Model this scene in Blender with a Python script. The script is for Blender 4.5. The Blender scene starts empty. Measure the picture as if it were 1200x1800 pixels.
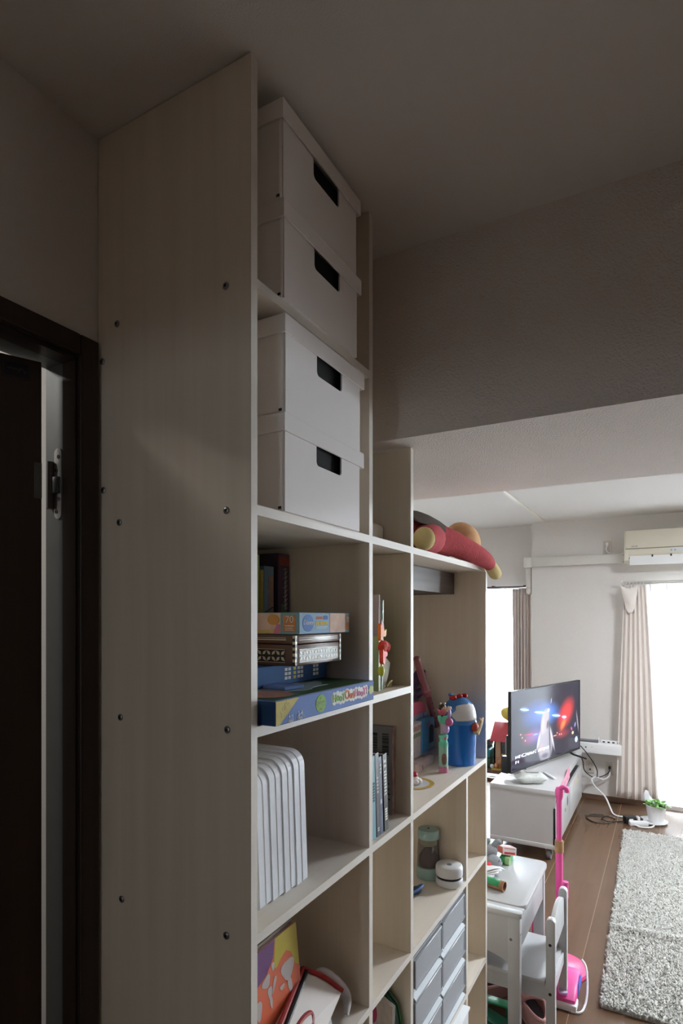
import bpy, bmesh, math, random
import numpy as np
from mathutils import Vector, Matrix, Euler
random.seed(7); rng = np.random.default_rng(7)
S = bpy.context.scene
COL = S.collection
PI = math.pi

# ------------------------------------------------------------------ camera
EYE = 1.63
cam = bpy.data.cameras.new('camera'); camo = bpy.data.objects.new('camera', cam); COL.objects.link(camo)
camo.location = (0, 0, EYE)
camo.rotation_euler = (PI/2, 0, 0.5053)
cam.sensor_fit = 'VERTICAL'; cam.sensor_height = 36.0
cam.lens = 36.0*1038.0/1800.0
cam.shift_y = (1084.7-900.0)/1800.0
cam.clip_start = 0.02
S.camera = camo

# ------------------------------------------------------------------ sky, daylight, exposure
SKY = 80.0
W = bpy.data.worlds.new('sky'); S.world = W; W.use_nodes = True
bgn = W.node_tree.nodes['Background']
bgn.inputs[0].default_value = (0.90, 0.98, 1.07, 1); bgn.inputs[1].default_value = SKY
def portal(loc, rot, sx, sy):
    l = bpy.data.lights.new('daylight_portal', 'AREA'); l.shape = 'RECTANGLE'; l.size = sx; l.size_y = sy
    l.cycles.is_portal = True
    o = bpy.data.objects.new('daylight_portal', l); o.location = loc; o.rotation_euler = rot; COL.objects.link(o)
portal((1.145, 5.93, 0.97), (-PI/2, 0, 0), 2.61, 1.86)      # balcony door
portal((-1.52, 6.03, 0.97), (-PI/2, 0, 0), 0.72, 1.86)     # second balcony door
portal((-0.39, -2.62, 1.735), (PI/2, 0, 0), 0.17, 0.15)      # small window behind the camera
LAMP = Vector((0.78, 3.75, 2.425))                         # round ceiling lamp in the middle of the far room
la = bpy.data.lights.new('ceiling_lamp_light', 'AREA'); la.shape = 'DISK'; la.size = 0.46; la.energy = 50; la.color = (0.92, 0.985, 1.06)
lao = bpy.data.objects.new('ceiling_lamp_light', la); lao.location = LAMP-Vector((0, 0, 0.004)); COL.objects.link(lao)
S.view_settings.view_transform = 'Standard'
S.view_settings.look = 'None'
S.view_settings.exposure = 0.36
S.view_settings.gamma = 1.0
S.view_settings.use_curve_mapping = False
S.cycles.use_denoising = True
S.cycles.max_bounces = 12; S.cycles.diffuse_bounces = 8; S.cycles.transparent_max_bounces = 16
S.cycles.sample_clamp_indirect = 6.0

# ------------------------------------------------------------------ materials
MATS = {}
def mat(name, col, rough=0.6, metal=0.0, spec=0.5, emit=None, estr=1.0, noise=None, bump=None, trans=0.0, alpha=1.0, ior=1.45, coat=0.0):
    """noise=(scale, amount, (sx,sy,sz)); bump=(scale, strength, distance)"""
    if name in MATS: return MATS[name]
    m = bpy.data.materials.new(name); m.use_nodes = True
    nt = m.node_tree; b = nt.nodes['Principled BSDF']
    c = (*col, 1)
    b.inputs['Base Color'].default_value = c
    b.inputs['Roughness'].default_value = rough
    b.inputs['Metallic'].default_value = metal
    b.inputs['Specular IOR Level'].default_value = spec
    b.inputs['Transmission Weight'].default_value = trans
    b.inputs['Alpha'].default_value = alpha
    b.inputs['IOR'].default_value = ior
    b.inputs['Coat Weight'].default_value = coat
    if emit:
        b.inputs['Emission Color'].default_value = (*emit, 1); b.inputs['Emission Strength'].default_value = estr
    tc = nt.nodes.new('ShaderNodeTexCoord')
    if noise:
        mp = nt.nodes.new('ShaderNodeMapping'); mp.inputs['Scale'].default_value = noise[2] if len(noise) > 2 else (1, 1, 1)
        n = nt.nodes.new('ShaderNodeTexNoise'); n.inputs['Scale'].default_value = noise[0]; n.inputs['Detail'].default_value = 5
        nt.links.new(tc.outputs['Object'], mp.inputs[0]); nt.links.new(mp.outputs[0], n.inputs['Vector'])
        mx = nt.nodes.new('ShaderNodeMixRGB'); mx.blend_type = 'MIX'
        a = noise[1]
        mx.inputs[1].default_value = (*[max(0, x*(1-a)) for x in col], 1)
        mx.inputs[2].default_value = (*[min(1, x*(1+a)) for x in col], 1)
        nt.links.new(n.outputs[0], mx.inputs[0]); nt.links.new(mx.outputs[0], b.inputs['Base Color'])
    if bump:
        n2 = nt.nodes.new('ShaderNodeTexNoise'); n2.inputs['Scale'].default_value = bump[0]; n2.inputs['Detail'].default_value = 3
        nt.links.new(tc.outputs['Object'], n2.inputs['Vector'])
        bp = nt.nodes.new('ShaderNodeBump'); bp.inputs['Strength'].default_value = bump[1]; bp.inputs['Distance'].default_value = bump[2]
        nt.links.new(n2.outputs[0], bp.inputs['Height']); nt.links.new(bp.outputs[0], b.inputs['Normal'])
    MATS[name] = m
    return m

def wood(name, c1, c2, scale=(40, 40, 1.6), rough=0.45, spec=0.4, seed=0.0, rings=0.35):
    """streaky grain; scale is high across the grain and low along it"""
    if name in MATS: return MATS[name]
    m = bpy.data.materials.new(name); m.use_nodes = True
    nt = m.node_tree; b = nt.nodes['Principled BSDF']; L = nt.links
    tc = nt.nodes.new('ShaderNodeTexCoord'); oi = nt.nodes.new('ShaderNodeObjectInfo')
    ad = nt.nodes.new('ShaderNodeVectorMath'); ad.operation = 'ADD'
    sc_ = nt.nodes.new('ShaderNodeMath'); sc_.operation = 'MULTIPLY'; sc_.inputs[1].default_value = 7.0
    L.new(oi.outputs['Random'], sc_.inputs[0]); L.new(tc.outputs['Object'], ad.inputs[0]); L.new(sc_.outputs[0], ad.inputs[1])
    mp = nt.nodes.new('ShaderNodeMapping'); mp.inputs['Scale'].default_value = scale; L.new(ad.outputs[0], mp.inputs[0])
    n = nt.nodes.new('ShaderNodeTexNoise'); n.inputs['Scale'].default_value = 1.0; n.inputs['Detail'].default_value = 8; n.inputs['Roughness'].default_value = 0.6
    L.new(mp.outputs[0], n.inputs['Vector'])
    mp2 = nt.nodes.new('ShaderNodeMapping'); mp2.inputs['Scale'].default_value = tuple(s*0.12 for s in scale); L.new(ad.outputs[0], mp2.inputs[0])
    n2 = nt.nodes.new('ShaderNodeTexNoise'); n2.inputs['Scale'].default_value = 1.0; n2.inputs['Detail'].default_value = 3; n2.inputs['Distortion'].default_value = 0.6
    L.new(mp2.outputs[0], n2.inputs['Vector'])
    mm = nt.nodes.new('ShaderNodeMixRGB'); mm.inputs[0].default_value = rings; L.new(n.outputs[0], mm.inputs[1]); L.new(n2.outputs[0], mm.inputs[2])
    r = nt.nodes.new('ShaderNodeValToRGB'); r.color_ramp.elements[0].position = 0.30; r.color_ramp.elements[1].position = 0.70
    r.color_ramp.elements[0].color = (*c1, 1); r.color_ramp.elements[1].color = (*c2, 1)
    L.new(mm.outputs[0], r.inputs[0]); L.new(r.outputs[0], b.inputs['Base Color'])
    b.inputs['Roughness'].default_value = rough; b.inputs['Specular IOR Level'].default_value = spec
    MATS[name] = m
    return m

def sheer_mat(name, col, clear):
    m = bpy.data.materials.new(name); m.use_nodes = True; nt = m.node_tree; nt.nodes.clear(); L = nt.links
    o = nt.nodes.new('ShaderNodeOutputMaterial'); t = nt.nodes.new('ShaderNodeBsdfTransparent')
    tr = nt.nodes.new('ShaderNodeBsdfTranslucent'); d = nt.nodes.new('ShaderNodeBsdfDiffuse')
    tr.inputs[0].default_value = (*col, 1); d.inputs[0].default_value = (*col, 1)
    m1 = nt.nodes.new('ShaderNodeMixShader'); m1.inputs[0].default_value = 0.35; L.new(tr.outputs[0], m1.inputs[1]); L.new(d.outputs[0], m1.inputs[2])
    m2 = nt.nodes.new('ShaderNodeMixShader'); m2.inputs[0].default_value = 1-clear; L.new(t.outputs[0], m2.inputs[1]); L.new(m1.outputs[0], m2.inputs[2])
    L.new(m2.outputs[0], o.inputs[0]); MATS[name] = m
    return m

def glass_mat(name, tint=(0.95, 0.97, 0.97), gloss=0.08, rough=0.02):
    m = bpy.data.materials.new(name); m.use_nodes = True; nt = m.node_tree; nt.nodes.clear(); L = nt.links
    o = nt.nodes.new('ShaderNodeOutputMaterial'); t = nt.nodes.new('ShaderNodeBsdfTransparent'); g = nt.nodes.new('ShaderNodeBsdfGlossy')
    t.inputs[0].default_value = (*tint, 1); g.inputs['Roughness'].default_value = rough
    f = nt.nodes.new('ShaderNodeFresnel'); f.inputs[0].default_value = 1.45
    mx = nt.nodes.new('ShaderNodeMixShader'); L.new(f.outputs[0], mx.inputs[0]); L.new(t.outputs[0], mx.inputs[1]); L.new(g.outputs[0], mx.inputs[2])
    L.new(mx.outputs[0], o.inputs[0]); MATS[name] = m
    return m

def milky_mat(name, col, clear):
    m = bpy.data.materials.new(name); m.use_nodes = True; nt = m.node_tree; L = nt.links
    b = nt.nodes['Principled BSDF']; b.inputs['Base Color'].default_value = (*col, 1); b.inputs['Roughness'].default_value = 0.25
    o = nt.nodes['Material Output']; t = nt.nodes.new('ShaderNodeBsdfTransparent')
    mx = nt.nodes.new('ShaderNodeMixShader'); mx.inputs[0].default_value = 1-clear
    L.new(t.outputs[0], mx.inputs[1]); L.new(b.outputs[0], mx.inputs[2]); L.new(mx.outputs[0], o.inputs[0]); MATS[name] = m
    return m

P1, P2 = (0.70, 0.605, 0.485), (0.80, 0.715, 0.60)
M_PZ = wood('pale_ply_upright', P1, P2, (34, 34, 1.3), rough=0.58, spec=0.25)
M_PY = wood('pale_ply_board', (0.75, 0.685, 0.60), (0.83, 0.78, 0.705), (34, 1.3, 34))
M_EDGE = wood('pale_ply_edge', (0.63, 0.585, 0.525), (0.71, 0.67, 0.61), (34, 1.3, 34), rings=0.2)
M_WALL = mat('wallpaper', (0.70, 0.67, 0.64), 0.85, spec=0.2, noise=(60, 0.03), bump=(420, 0.35, 0.002))
M_BEAM = mat('wallpaper_beam', (0.71, 0.645, 0.60), 0.85, spec=0.2, noise=(60, 0.03), bump=(230, 0.8, 0.004))
M_CEIL = mat('ceiling_paper', (0.74, 0.725, 0.70), 0.9, spec=0.2, noise=(40, 0.02), bump=(300, 0.25, 0.002))
M_DARKWOOD = wood('dark_door_wood', (0.022, 0.013, 0.009), (0.045, 0.027, 0.018), (60, 60, 1.5), rough=0.45)
M_BROWN = wood('brown_wood', (0.10, 0.055, 0.033), (0.17, 0.10, 0.062), (3, 60, 60), rough=0.45)
M_FLOOR = wood('floor_wood', (0.105, 0.057, 0.031), (0.138, 0.078, 0.044), (26, 1.6, 26), rough=0.27, spec=0.5)
M_SEAM = mat('floor_seam', (0.50, 0.36, 0.24), 0.7)
M_WHITE = mat('white_paint', (0.80, 0.80, 0.80), 0.35, noise=(30, 0.02))
M_WHITE2 = mat('white_plastic', (0.78, 0.80, 0.82), 0.35, noise=(20, 0.02))
M_BOX = mat('white_card', (0.87, 0.835, 0.825), 0.6, spec=0.3, noise=(18, 0.02))
M_BLACK = mat('black_plastic', (0.015, 0.015, 0.017), 0.35, noise=(30, 0.1))
M_METAL = mat('steel', (0.55, 0.55, 0.53), 0.32, 1.0, noise=(60, 0.08))
M_DMETAL = mat('dark_steel', (0.18, 0.18, 0.18), 0.4, 1.0, noise=(60, 0.08))
M_CREAM = mat('cream_plastic', (0.74, 0.70, 0.60), 0.4, noise=(15, 0.02))
M_DRAPE = mat('drape_fabric', (0.76, 0.70, 0.65), 0.9, spec=0.15, noise=(300, 0.06), bump=(900, 0.3, 0.001))
M_SHEER = sheer_mat('sheer_voile', (0.95, 0.95, 0.96), 0.40)
M_GLASS = glass_mat('window_glass')
M_CLEAR = glass_mat('clear_plastic', (0.80, 0.86, 0.88), rough=0.05)
M_MILKY = milky_mat('milky_plastic', (0.90, 0.94, 1.0), 0.15)
M_FRAME = mat('bronze_frame', (0.07, 0.05, 0.05), 0.5, 0.3, noise=(40, 0.1))

# ------------------------------------------------------------------ mesh helpers
ORG = {}
class B:
    def __init__(s): s.bm = bmesh.new()
    def _m(s, verts, M):
        if M is not None: bmesh.ops.transform(s.bm, matrix=M, verts=verts)
    def box(s, x0, x1, y0, y1, z0, z1, bev=0.0, seg=2, M=None):
        r = bmesh.ops.create_cube(s.bm, size=1.0); v = r['verts']
        for q in v:
            q.co = ((x0+x1)/2+q.co.x*(x1-x0), (y0+y1)/2+q.co.y*(y1-y0), (z0+z1)/2+q.co.z*(z1-z0))
        if bev > 0:
            es = list({e for q in v for e in q.link_edges})
            o = bmesh.ops.bevel(s.bm, geom=es, offset=bev, segments=seg, affect='EDGES', profile=0.5)
            v = list({q for f in o['faces'] for q in f.verts} | {q for q in v if q.is_valid})
        s._m(v, M); return s
    def prism(s, pts, axis, a, b, M=None, bev=0.0):
        """pts 2D outline; axis x: (y,z), y: (x,z), z: (x,y)"""
        def mk(p, t):
            return {'x': (t, p[0], p[1]), 'y': (p[0], t, p[1]), 'z': (p[0], p[1], t)}[axis]
        va = [s.bm.verts.new(mk(p, a)) for p in pts]; vb = [s.bm.verts.new(mk(p, b)) for p in pts]
        n = len(pts); fs = [s.bm.faces.new(va), s.bm.faces.new(vb[::-1])]
        for i in range(n):
            j = (i+1) % n; fs.append(s.bm.faces.new((va[j], va[i], vb[i], vb[j])))
        bmesh.ops.recalc_face_normals(s.bm, faces=fs)
        v = va+vb
        if bev > 0:
            es = list({e for f in fs[:2] for e in f.edges})
            o = bmesh.ops.bevel(s.bm, geom=es, offset=bev, segments=2, affect='EDGES', profile=0.5)
            v = list({q for f in o['faces'] for q in f.verts} | {q for q in v if q.is_valid})
        s._m(v, M); return s
    def rings(s, rows, cap=True, close=True):
        """skin a list of rings (lists of points)"""
        vr = [[s.bm.verts.new(p) for p in r] for r in rows]; fs = []
        for a, b in zip(vr[:-1], vr[1:]):
            n = len(a)
            for i in range(n if close else n-1):
                j = (i+1) % n
                fs.append(s.bm.faces.new((a[i], a[j], b[j], b[i])))
        if cap and close:
            fs.append(s.bm.faces.new(vr[0][::-1])); fs.append(s.bm.faces.new(vr[-1]))
        bmesh.ops.recalc_face_normals(s.bm, faces=fs)
        return [v for r in vr for v in r]
    def lathe(s, prof, c=(0, 0, 0), n=32, M=None, cap=True):
        rows = [[(c[0]+max(r, 1e-5)*math.cos(2*PI*i/n), c[1]+max(r, 1e-5)*math.sin(2*PI*i/n), c[2]+z) for i in range(n)] for r, z in prof]
        s._m(s.rings(rows, cap), M); return s
    def tube(s, pts, rad, n=10, squash=None, M=None):
        """pts polyline; rad number or list; ends closed"""
        pts = [Vector(p) for p in pts]; m = len(pts)
        rad = rad if hasattr(rad, '__len__') else [rad]*m
        up = Vector((0, 0, 1)); rows = []; prev = None
        for i, p in enumerate(pts):
            t = (pts[min(i+1, m-1)]-pts[max(i-1, 0)]).normalized()
            if prev is None:
                a = t.cross(up)
                if a.length < 1e-3: a = t.cross(Vector((0, 1, 0)))
            else: a = prev-t*prev.dot(t)
            a.normalize(); prev = a; b = t.cross(a)
            k = squash or (1, 1)
            rows.append([p+(a*math.cos(2*PI*j/n)*k[0]+b*math.sin(2*PI*j/n)*k[1])*rad[i] for j in range(n)])
        s._m(s.rings(rows), M); return s
    def cyl(s, p0, p1, r0, r1=None, n=20): return s.tube([p0, p1], [r0, r0 if r1 is None else r1], n)
    def ell(s, c, r, rot=None, u=20, v=12):
        q = bmesh.ops.create_uvsphere(s.bm, u_segments=u, v_segments=v, radius=1.0)['verts']
        M = Matrix.Translation(c) @ (Euler(rot).to_matrix().to_4x4() if rot else Matrix.Identity(4)) @ Matrix.Diagonal((*r, 1))
        bmesh.ops.transform(s.bm, matrix=M, verts=q); return s
    def sheet(s, rows, thick=0.0):
        s.rings(rows, cap=False, close=False); return s
    def add(s, mesh, M):
        s.bm.verts.ensure_lookup_table(); n = len(s.bm.verts); s.bm.from_mesh(mesh); s.bm.verts.ensure_lookup_table()
        bmesh.ops.transform(s.bm, matrix=M, verts=s.bm.verts[n:]); return s

def smooth_path(pts, k=8):
    P = [Vector(p) for p in pts]; P = [2*P[0]-P[1]]+P+[2*P[-1]-P[-2]]; out = []
    for i in range(1, len(P)-2):
        for j in range(k):
            t = j/k; a, b, c, d = P[i-1:i+3]
            out.append(0.5*((2*b)+(-a+c)*t+(2*a-5*b+4*c-d)*t*t+(-a+3*b-3*c+d)*t**3))
    return out+[P[-2]]

def _finish(name, b, m, smooth):
    me = bpy.data.meshes.new(name); b.bm.to_mesh(me); b.bm.free(); me.materials.append(m)
    if smooth:
        for p in me.polygons: p.use_smooth = True
        if smooth != 'all': me.set_sharp_from_angle(angle=math.radians(40))
    return me
def thing(name, label, cat, loc=(0, 0, 0), rotz=0.0, group=None, local=False):
    o = bpy.data.objects.new(name, None); o.empty_display_size = 0.05; o.location = loc; o.rotation_euler = (0, 0, rotz); COL.objects.link(o)
    o['label'] = label; o['category'] = cat
    if group: o['group'] = group
    ORG[o.name] = Vector((0, 0, 0)) if local else Vector(loc)
    return o
def part(name, b, m, parent, label=None, smooth=True, kind=None):
    me = _finish(name, b, m, smooth); g = ORG[parent.name]
    if g.length > 0: me.transform(Matrix.Translation(-g))
    o = bpy.data.objects.new(name, me); COL.objects.link(o); o.parent = parent; ORG[o.name] = g
    if label: o['label'] = label
    if kind: o['kind'] = kind
    return o
def solo(name, b, m, label, cat, group=None, smooth=True, kind=None):
    me = _finish(name, b, m, smooth)
    co = np.empty(len(me.vertices)*3); me.vertices.foreach_get('co', co); co = co.reshape(-1, 3)
    lo, hi = co.min(0), co.max(0); g = Vector(((lo[0]+hi[0])/2, (lo[1]+hi[1])/2, lo[2])); me.transform(Matrix.Translation(-g))
    o = bpy.data.objects.new(name, me); o.location = g; COL.objects.link(o); ORG[o.name] = g
    if kind: o['kind'] = kind
    if label: o['label'] = label
    if cat: o['category'] = cat
    if group: o['group'] = group
    return o
def struct(name, b, m, smooth=False):
    o = solo(name, b, m, None, None, smooth=smooth, kind='structure'); return o
def sub(name, b, m, parent, label=None, smooth=True): return part(name, b, m, parent, label, smooth)
def tgroup(o, lab):
    o['group'] = lab

_fc = {}
def text_mesh(txt, size, align='CENTER', extrude=0.0003, shear=0.0, bold=0.0):
    cu = bpy.data.curves.new('lettering', 'FONT'); cu.body = txt; cu.size = size; cu.align_x = align; cu.align_y = 'CENTER'
    cu.extrude = extrude; cu.shear = shear; cu.offset = bold; cu.resolution_u = 3
    o = bpy.data.objects.new('lettering_source', cu); COL.objects.link(o)
    dg = bpy.context.evaluated_depsgraph_get(); dg.update()
    me = bpy.data.meshes.new_from_object(o.evaluated_get(dg))
    bpy.data.objects.remove(o); bpy.data.curves.remove(cu)
    return me
def face_x(p, tilt=0.0):   # lettering read from +X
    return Matrix.Translation(p) @ Matrix(((0, 0, 1, 0), (1, 0, 0, 0), (0, 1, 0, 0), (0, 0, 0, 1))) @ Matrix.Rotation(tilt, 4, 'Z')
def face_my(p, tilt=0.0):  # lettering read from -Y
    return Matrix.Translation(p) @ Matrix(((1, 0, 0, 0), (0, 0, -1, 0), (0, 1, 0, 0), (0, 0, 0, 1))) @ Matrix.Rotation(tilt, 4, 'Z')
def letter(txt, size, M, m, parent, sx=1.0, name='lettering', **k):
    b = B(); me = text_mesh(txt, size, **k); b.add(me, M @ Matrix.Diagonal((sx, 1, 1, 1))); bpy.data.meshes.remove(me)
    return part(name, b, m, parent, smooth=False)

# ================================================================== the setting
CEIL = 2.51; BEAM_Z = 2.059
XL = -0.92
# floor: seam-coloured base with a plank per board
fl = struct('floor', B().box(-2.7, 2.7, -2.7, 6.1, -0.06, -0.0012), M_SEAM)
pw, plen, cache = 0.303, 1.8, {}
i = 0; x = -0.358-8*pw
while x < 2.65:
    off = [0.0, 0.6, 1.2][i % 3]; y = -2.7-off
    while y < 6.1:
        a, b_ = max(y, -2.7), min(y+plen, 6.1); x1 = min(x+pw, 2.7)
        if b_-a > 0.05 and x1-x > 0.02:
            key = (round(b_-a, 3), round(x1-x, 3))
            if key not in cache:
                bb = B().box(0.0009, key[1]-0.0009, 0.0002, key[0]-0.0002, -0.0010, 0.0)
                cache[key] = _finish('plank', bb, M_FLOOR, False)
            o = bpy.data.objects.new('plank', cache[key]); COL.objects.link(o); o.parent = fl
            o.location = Vector((x, a, 0))-ORG[fl.name]
        y += plen
    x += pw; i += 1
struct('ceiling', B().box(-2.7, 2.7, -2.7, 6.1, CEIL, CEIL+0.08), M_CEIL)
struct('wall_header', B().box(-1.04, 2.6, 1.311, 2.028, BEAM_Z, CEIL), M_BEAM)
struct('wall_bounce_block', B().box(1.30, 1.40, -0.95, 1.311, 0, CEIL), wood('bounce_cut_brown', (0.15, 0.105, 0.075), (0.21, 0.15, 0.11), (40, 40, 1.5)))  # added unseen dark wall, soaks up bounce light reaching the left wall
struct('wall_behind', B().box(XL, -0.80, -1.05, -0.95, 0, CEIL).box(-0.80, 0.0, -1.05, -0.95, 1.92, CEIL).box(0.0, 2.6, -1.05, -0.95, 0, CEIL), wood('bounce_cut_brown', (0.15, 0.105, 0.075), (0.21, 0.15, 0.11), (40, 40, 1.5)))  # added unseen wall: lintel shapes light from behind, dark finish cuts bounce
struct('trim_1', B().box(-1.010, -0.985, 2.028, 5.70, CEIL-0.008, CEIL, bev=0.002), M_CREAM)
# left wall with the doorway
DY1 = 0.694
wl = B().box(XL-0.085, XL, DY1, 2.13, 0, CEIL).box(XL-0.085, XL, -0.10, DY1, 2.098, CEIL).box(XL-0.085, XL, -2.7, -0.10, 0, CEIL)
struct('wall_left', wl, M_WALL)
struct('wall_right', B().box(2.6, 2.7, -2.7, 6.1, 0, CEIL), M_WALL)
struct('wall_near', B().box(-2.7, -0.475, -2.7, -2.6, 0, CEIL).box(-0.305, 2.6, -2.7, -2.6, 0, CEIL).box(-0.475, -0.305, -2.7, -2.6, 0, 1.66).box(-0.475, -0.305, -2.7, -2.6, 1.81, CEIL), M_WALL)
struct('wall_partition', B().box(-2.6, XL-0.085, 2.03, 2.13, 0, CEIL), M_WALL)
struct('wall_side', B().box(-2.7, -2.6, -2.7, 6.1, 0, CEIL), M_WALL)
# far wall: a pier that stands forward with the big balcony door, and a recess with a second one
FY, RY = 5.71, 5.85
struct('wall_far', B().box(-1.12, -0.16, FY, 6.0, 0, CEIL).box(-0.16, 2.45, FY, 6.0, 1.90, CEIL).box(2.45, 2.6, FY, 6.0, 0, CEIL).box(-0.16, 2.45, FY, 6.0, 0, 0.035), M_WALL)
struct('wall_recess', B().box(-2.6, -1.88, RY, 6.1, 0, CEIL).box(-1.88, -1.165, RY, 6.1, 1.925, CEIL).box(-1.165, -1.12, RY, 6.1, 0, CEIL).box(-1.88, -1.165, RY, 6.1, 0, 0.035), M_WALL)
struct('baseboard_far', B().box(-1.12, -0.16, FY-0.009, FY, 0, 0.048, bev=0.002), M_BROWN)
struct('baseboard_recess', B().box(-1.88, -1.12, RY-0.009, RY, 0, 0.035, bev=0.002), M_BROWN)

def window(name, x0, x1, y, z0, z1, mull):
    e = bpy.data.objects.new(name, None); e['kind'] = 'structure'; e.location = ((x0+x1)/2, y, z0); COL.objects.link(e); ORG[e.name] = Vector(e.location)
    t = 0.04 if x1-x0 > 0.5 else 0.012
    f = B().box(x0, x1, y, y+0.07, z0, z0+t).box(x0, x1, y, y+0.07, z1-t, z1).box(x0, x0+t, y, y+0.07, z0, z1).box(x1-t, x1, y, y+0.07, z0, z1)
    for q in mull: f.box(q-0.02, q+0.02, y+0.01, y+0.06, z0+t, z1-t)
    part('window_frame', f, M_FRAME, e, smooth=False)
    qs = [x0+t]+list(mull)+[x1-t]
    for a, b in zip(qs[:-1], qs[1:]): part('window_pane', B().box(a, b, y+0.033, y+0.037, z0+t, z1-t), M_GLASS, e, smooth=False)
    return e
window('window_1', -0.16, 2.45, 5.80, 0.035, 1.90, [0.71, 1.58])
window('window_2', -1.88, -1.165, 5.92, 0.035, 1.925, [])
window('window_3', -0.475, -0.305, -2.68, 1.66, 1.81, [])
# balcony outside
struct('balcony', B().box(-3.0, 3.2, 6.1, 7.4, -0.12, -0.02).box(-3.0, 3.2, 7.4, 7.5, -0.12, 1.05), mat('balcony_concrete', (0.55, 0.54, 0.52), 0.9, noise=(20, 0.08)))

# door frame, metal jamb, door leaf
casing = B().box(XL, XL+0.012, DY1-0.003, 0.729, 0, 2.131, bev=0.003).box(XL, XL+0.012, -0.14, DY1-0.003, 2.094, 2.131, bev=0.003)
casing.box(XL-0.035, XL, DY1-0.006, DY1, 0, 2.094).box(XL-0.035, XL, -0.10, DY1-0.006, 2.086, 2.094)
dc = struct('trim_2', casing, M_DARKWOOD)
jm = mat('jamb_steel', (0.13, 0.135, 0.13), 0.5, 0.3, noise=(30, 0.12))
part('jamb', B().box(XL-0.085, XL-0.035, DY1-0.004, DY1, 0, 2.094).box(XL-0.085, XL-0.035, -0.10, DY1-0.004, 2.088, 2.094), jm, dc, 'grey metal jamb', smooth=False)
# hinge: rounded plate on the jamb with four screws and a knuckle
def rrect(c, w, h, r, n=6):
    out = []
    for qx, qz, a0 in ((1, 1, 0), (-1, 1, 90), (-1, -1, 180), (1, -1, 270)):
        for k in range(n+1):
            a = math.radians(a0+90*k/n); out.append((c[0]+qx*(w/2-r)+r*math.cos(a), c[1]+qz*(h/2-r)+r*math.sin(a)))
    return out
HZ = 1.872
hg = part('hinge_plate', B().prism(rrect((-0.967, HZ), 0.020, 0.128, 0.0098), 'y', DY1-0.007, DY1-0.004), mat('hinge_steel', (0.62, 0.62, 0.60), 0.3, 0.9, noise=(80, 0.06)), dc, 'satin steel hinge plate')
for dx, dz in ((0.002, 0.048), (-0.004, 0.024), (0.002, -0.028), (-0.004, -0.051)):
    sub('screw', B().lathe([(0.0036, 0), (0.0036, 0.001), (0.0018, 0.001), (0.0016, 0.0004)], n=16, M=Matrix.Translation((-0.967+dx, DY1-0.007, HZ+dz)) @ Matrix.Rotation(PI/2, 4, 'X')), M_DMETAL, hg)
sub('knuckle', B().cyl((-0.984, DY1-0.010, HZ-0.045), (-0.984, DY1-0.010, HZ+0.040), 0.007).box(-0.984, -0.960, DY1-0.012, DY1-0.006, HZ-0.018, HZ+0.012, bev=0.001), M_DMETAL, hg, 'dark hinge barrel')
ang = math.radians(24)
dr = bpy.data.objects.new('door_1', None); dr['kind'] = 'structure'; COL.objects.link(dr); dr.location = (-0.963, 0.653, 0.01); dr.rotation_euler = (0, 0, PI-ang+PI/2+0.0)
ORG[dr.name] = Vector((0, 0, 0))
# local: +x runs along the leaf away from the hinge, leaf thickness along y
dr.rotation_euler = (0, 0, math.atan2(-math.cos(ang), -math.sin(ang)))
part('door_leaf', B().box(0, 0.74, -0.034, 0.0, 0, 2.068, bev=0.0015), M_DARKWOOD, dr, smooth=False)
pl = part('name_plate', B().box(0.018, 0.062, 0.0, 0.0012, 2.030, 2.058, bev=0.0004), mat('plate_black', (0.006, 0.006, 0.007), 0.3, noise=(30, 0.1)), dr, 'small black plate with fine grey outline', smooth=False)
pb = B()
for a in ((0.020, 0.060, 2.0315, 2.0321), (0.020, 0.060, 2.0559, 2.0565)): pb.box(a[0], a[1], 0.0012, 0.0015, a[2], a[3])
for a in ((0.020, 0.0206, 2.0321, 2.0559), (0.0594, 0.060, 2.0321, 2.0559)): pb.box(a[0], a[1], 0.0012, 0.0015, a[2], a[3])
sub('plate_outline', pb, mat('plate_print', (0.05, 0.05, 0.048), 0.5, noise=(30, 0.1)), pl, smooth=False)
pe = B()
for k in range(5): pe.box(0.050-k*0.004, 0.053-k*0.004, 0.0012, 0.0015, 2.044+0.001*(k % 2), 2.046+0.001*(k % 2))
pe.tube([(0.036, 0.0014, 2.0405), (0.033, 0.0014, 2.0475), (0.030, 0.0014, 2.0475), (0.027, 0.0014, 2.0405)], 0.0006, 5).box(0.0235, 0.0262, 0.0012, 0.0015, 2.042, 2.044)
sub('plate_emblem', pe, MATS['plate_print'], pl, smooth=False)
part('latch_plate', B().box(0.0, 0.012, 0.0, 0.002, 1.828, 1.890, bev=0.0005).box(0.003, 0.0055, 0.002, 0.0026, 1.838, 1.880), M_DMETAL, dr, 'narrow steel plate on the door edge', smooth=False)
# washroom behind the door: added unseen light brightens the wall in the gap
struct('wall_washroom', B().box(-2.6, XL-0.085, 0.75, 0.80, 0, CEIL), M_WALL)
ll = bpy.data.lights.new('gap_fill_light', 'AREA'); ll.size = 0.3; ll.energy = 7; ll.color = (1.0, 0.98, 0.94)
lo = bpy.data.objects.new('gap_fill_light', ll); lo.location = (-1.7, 0.1, 2.49); COL.objects.link(lo)  # invented fill light, no fixture modelled

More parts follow.
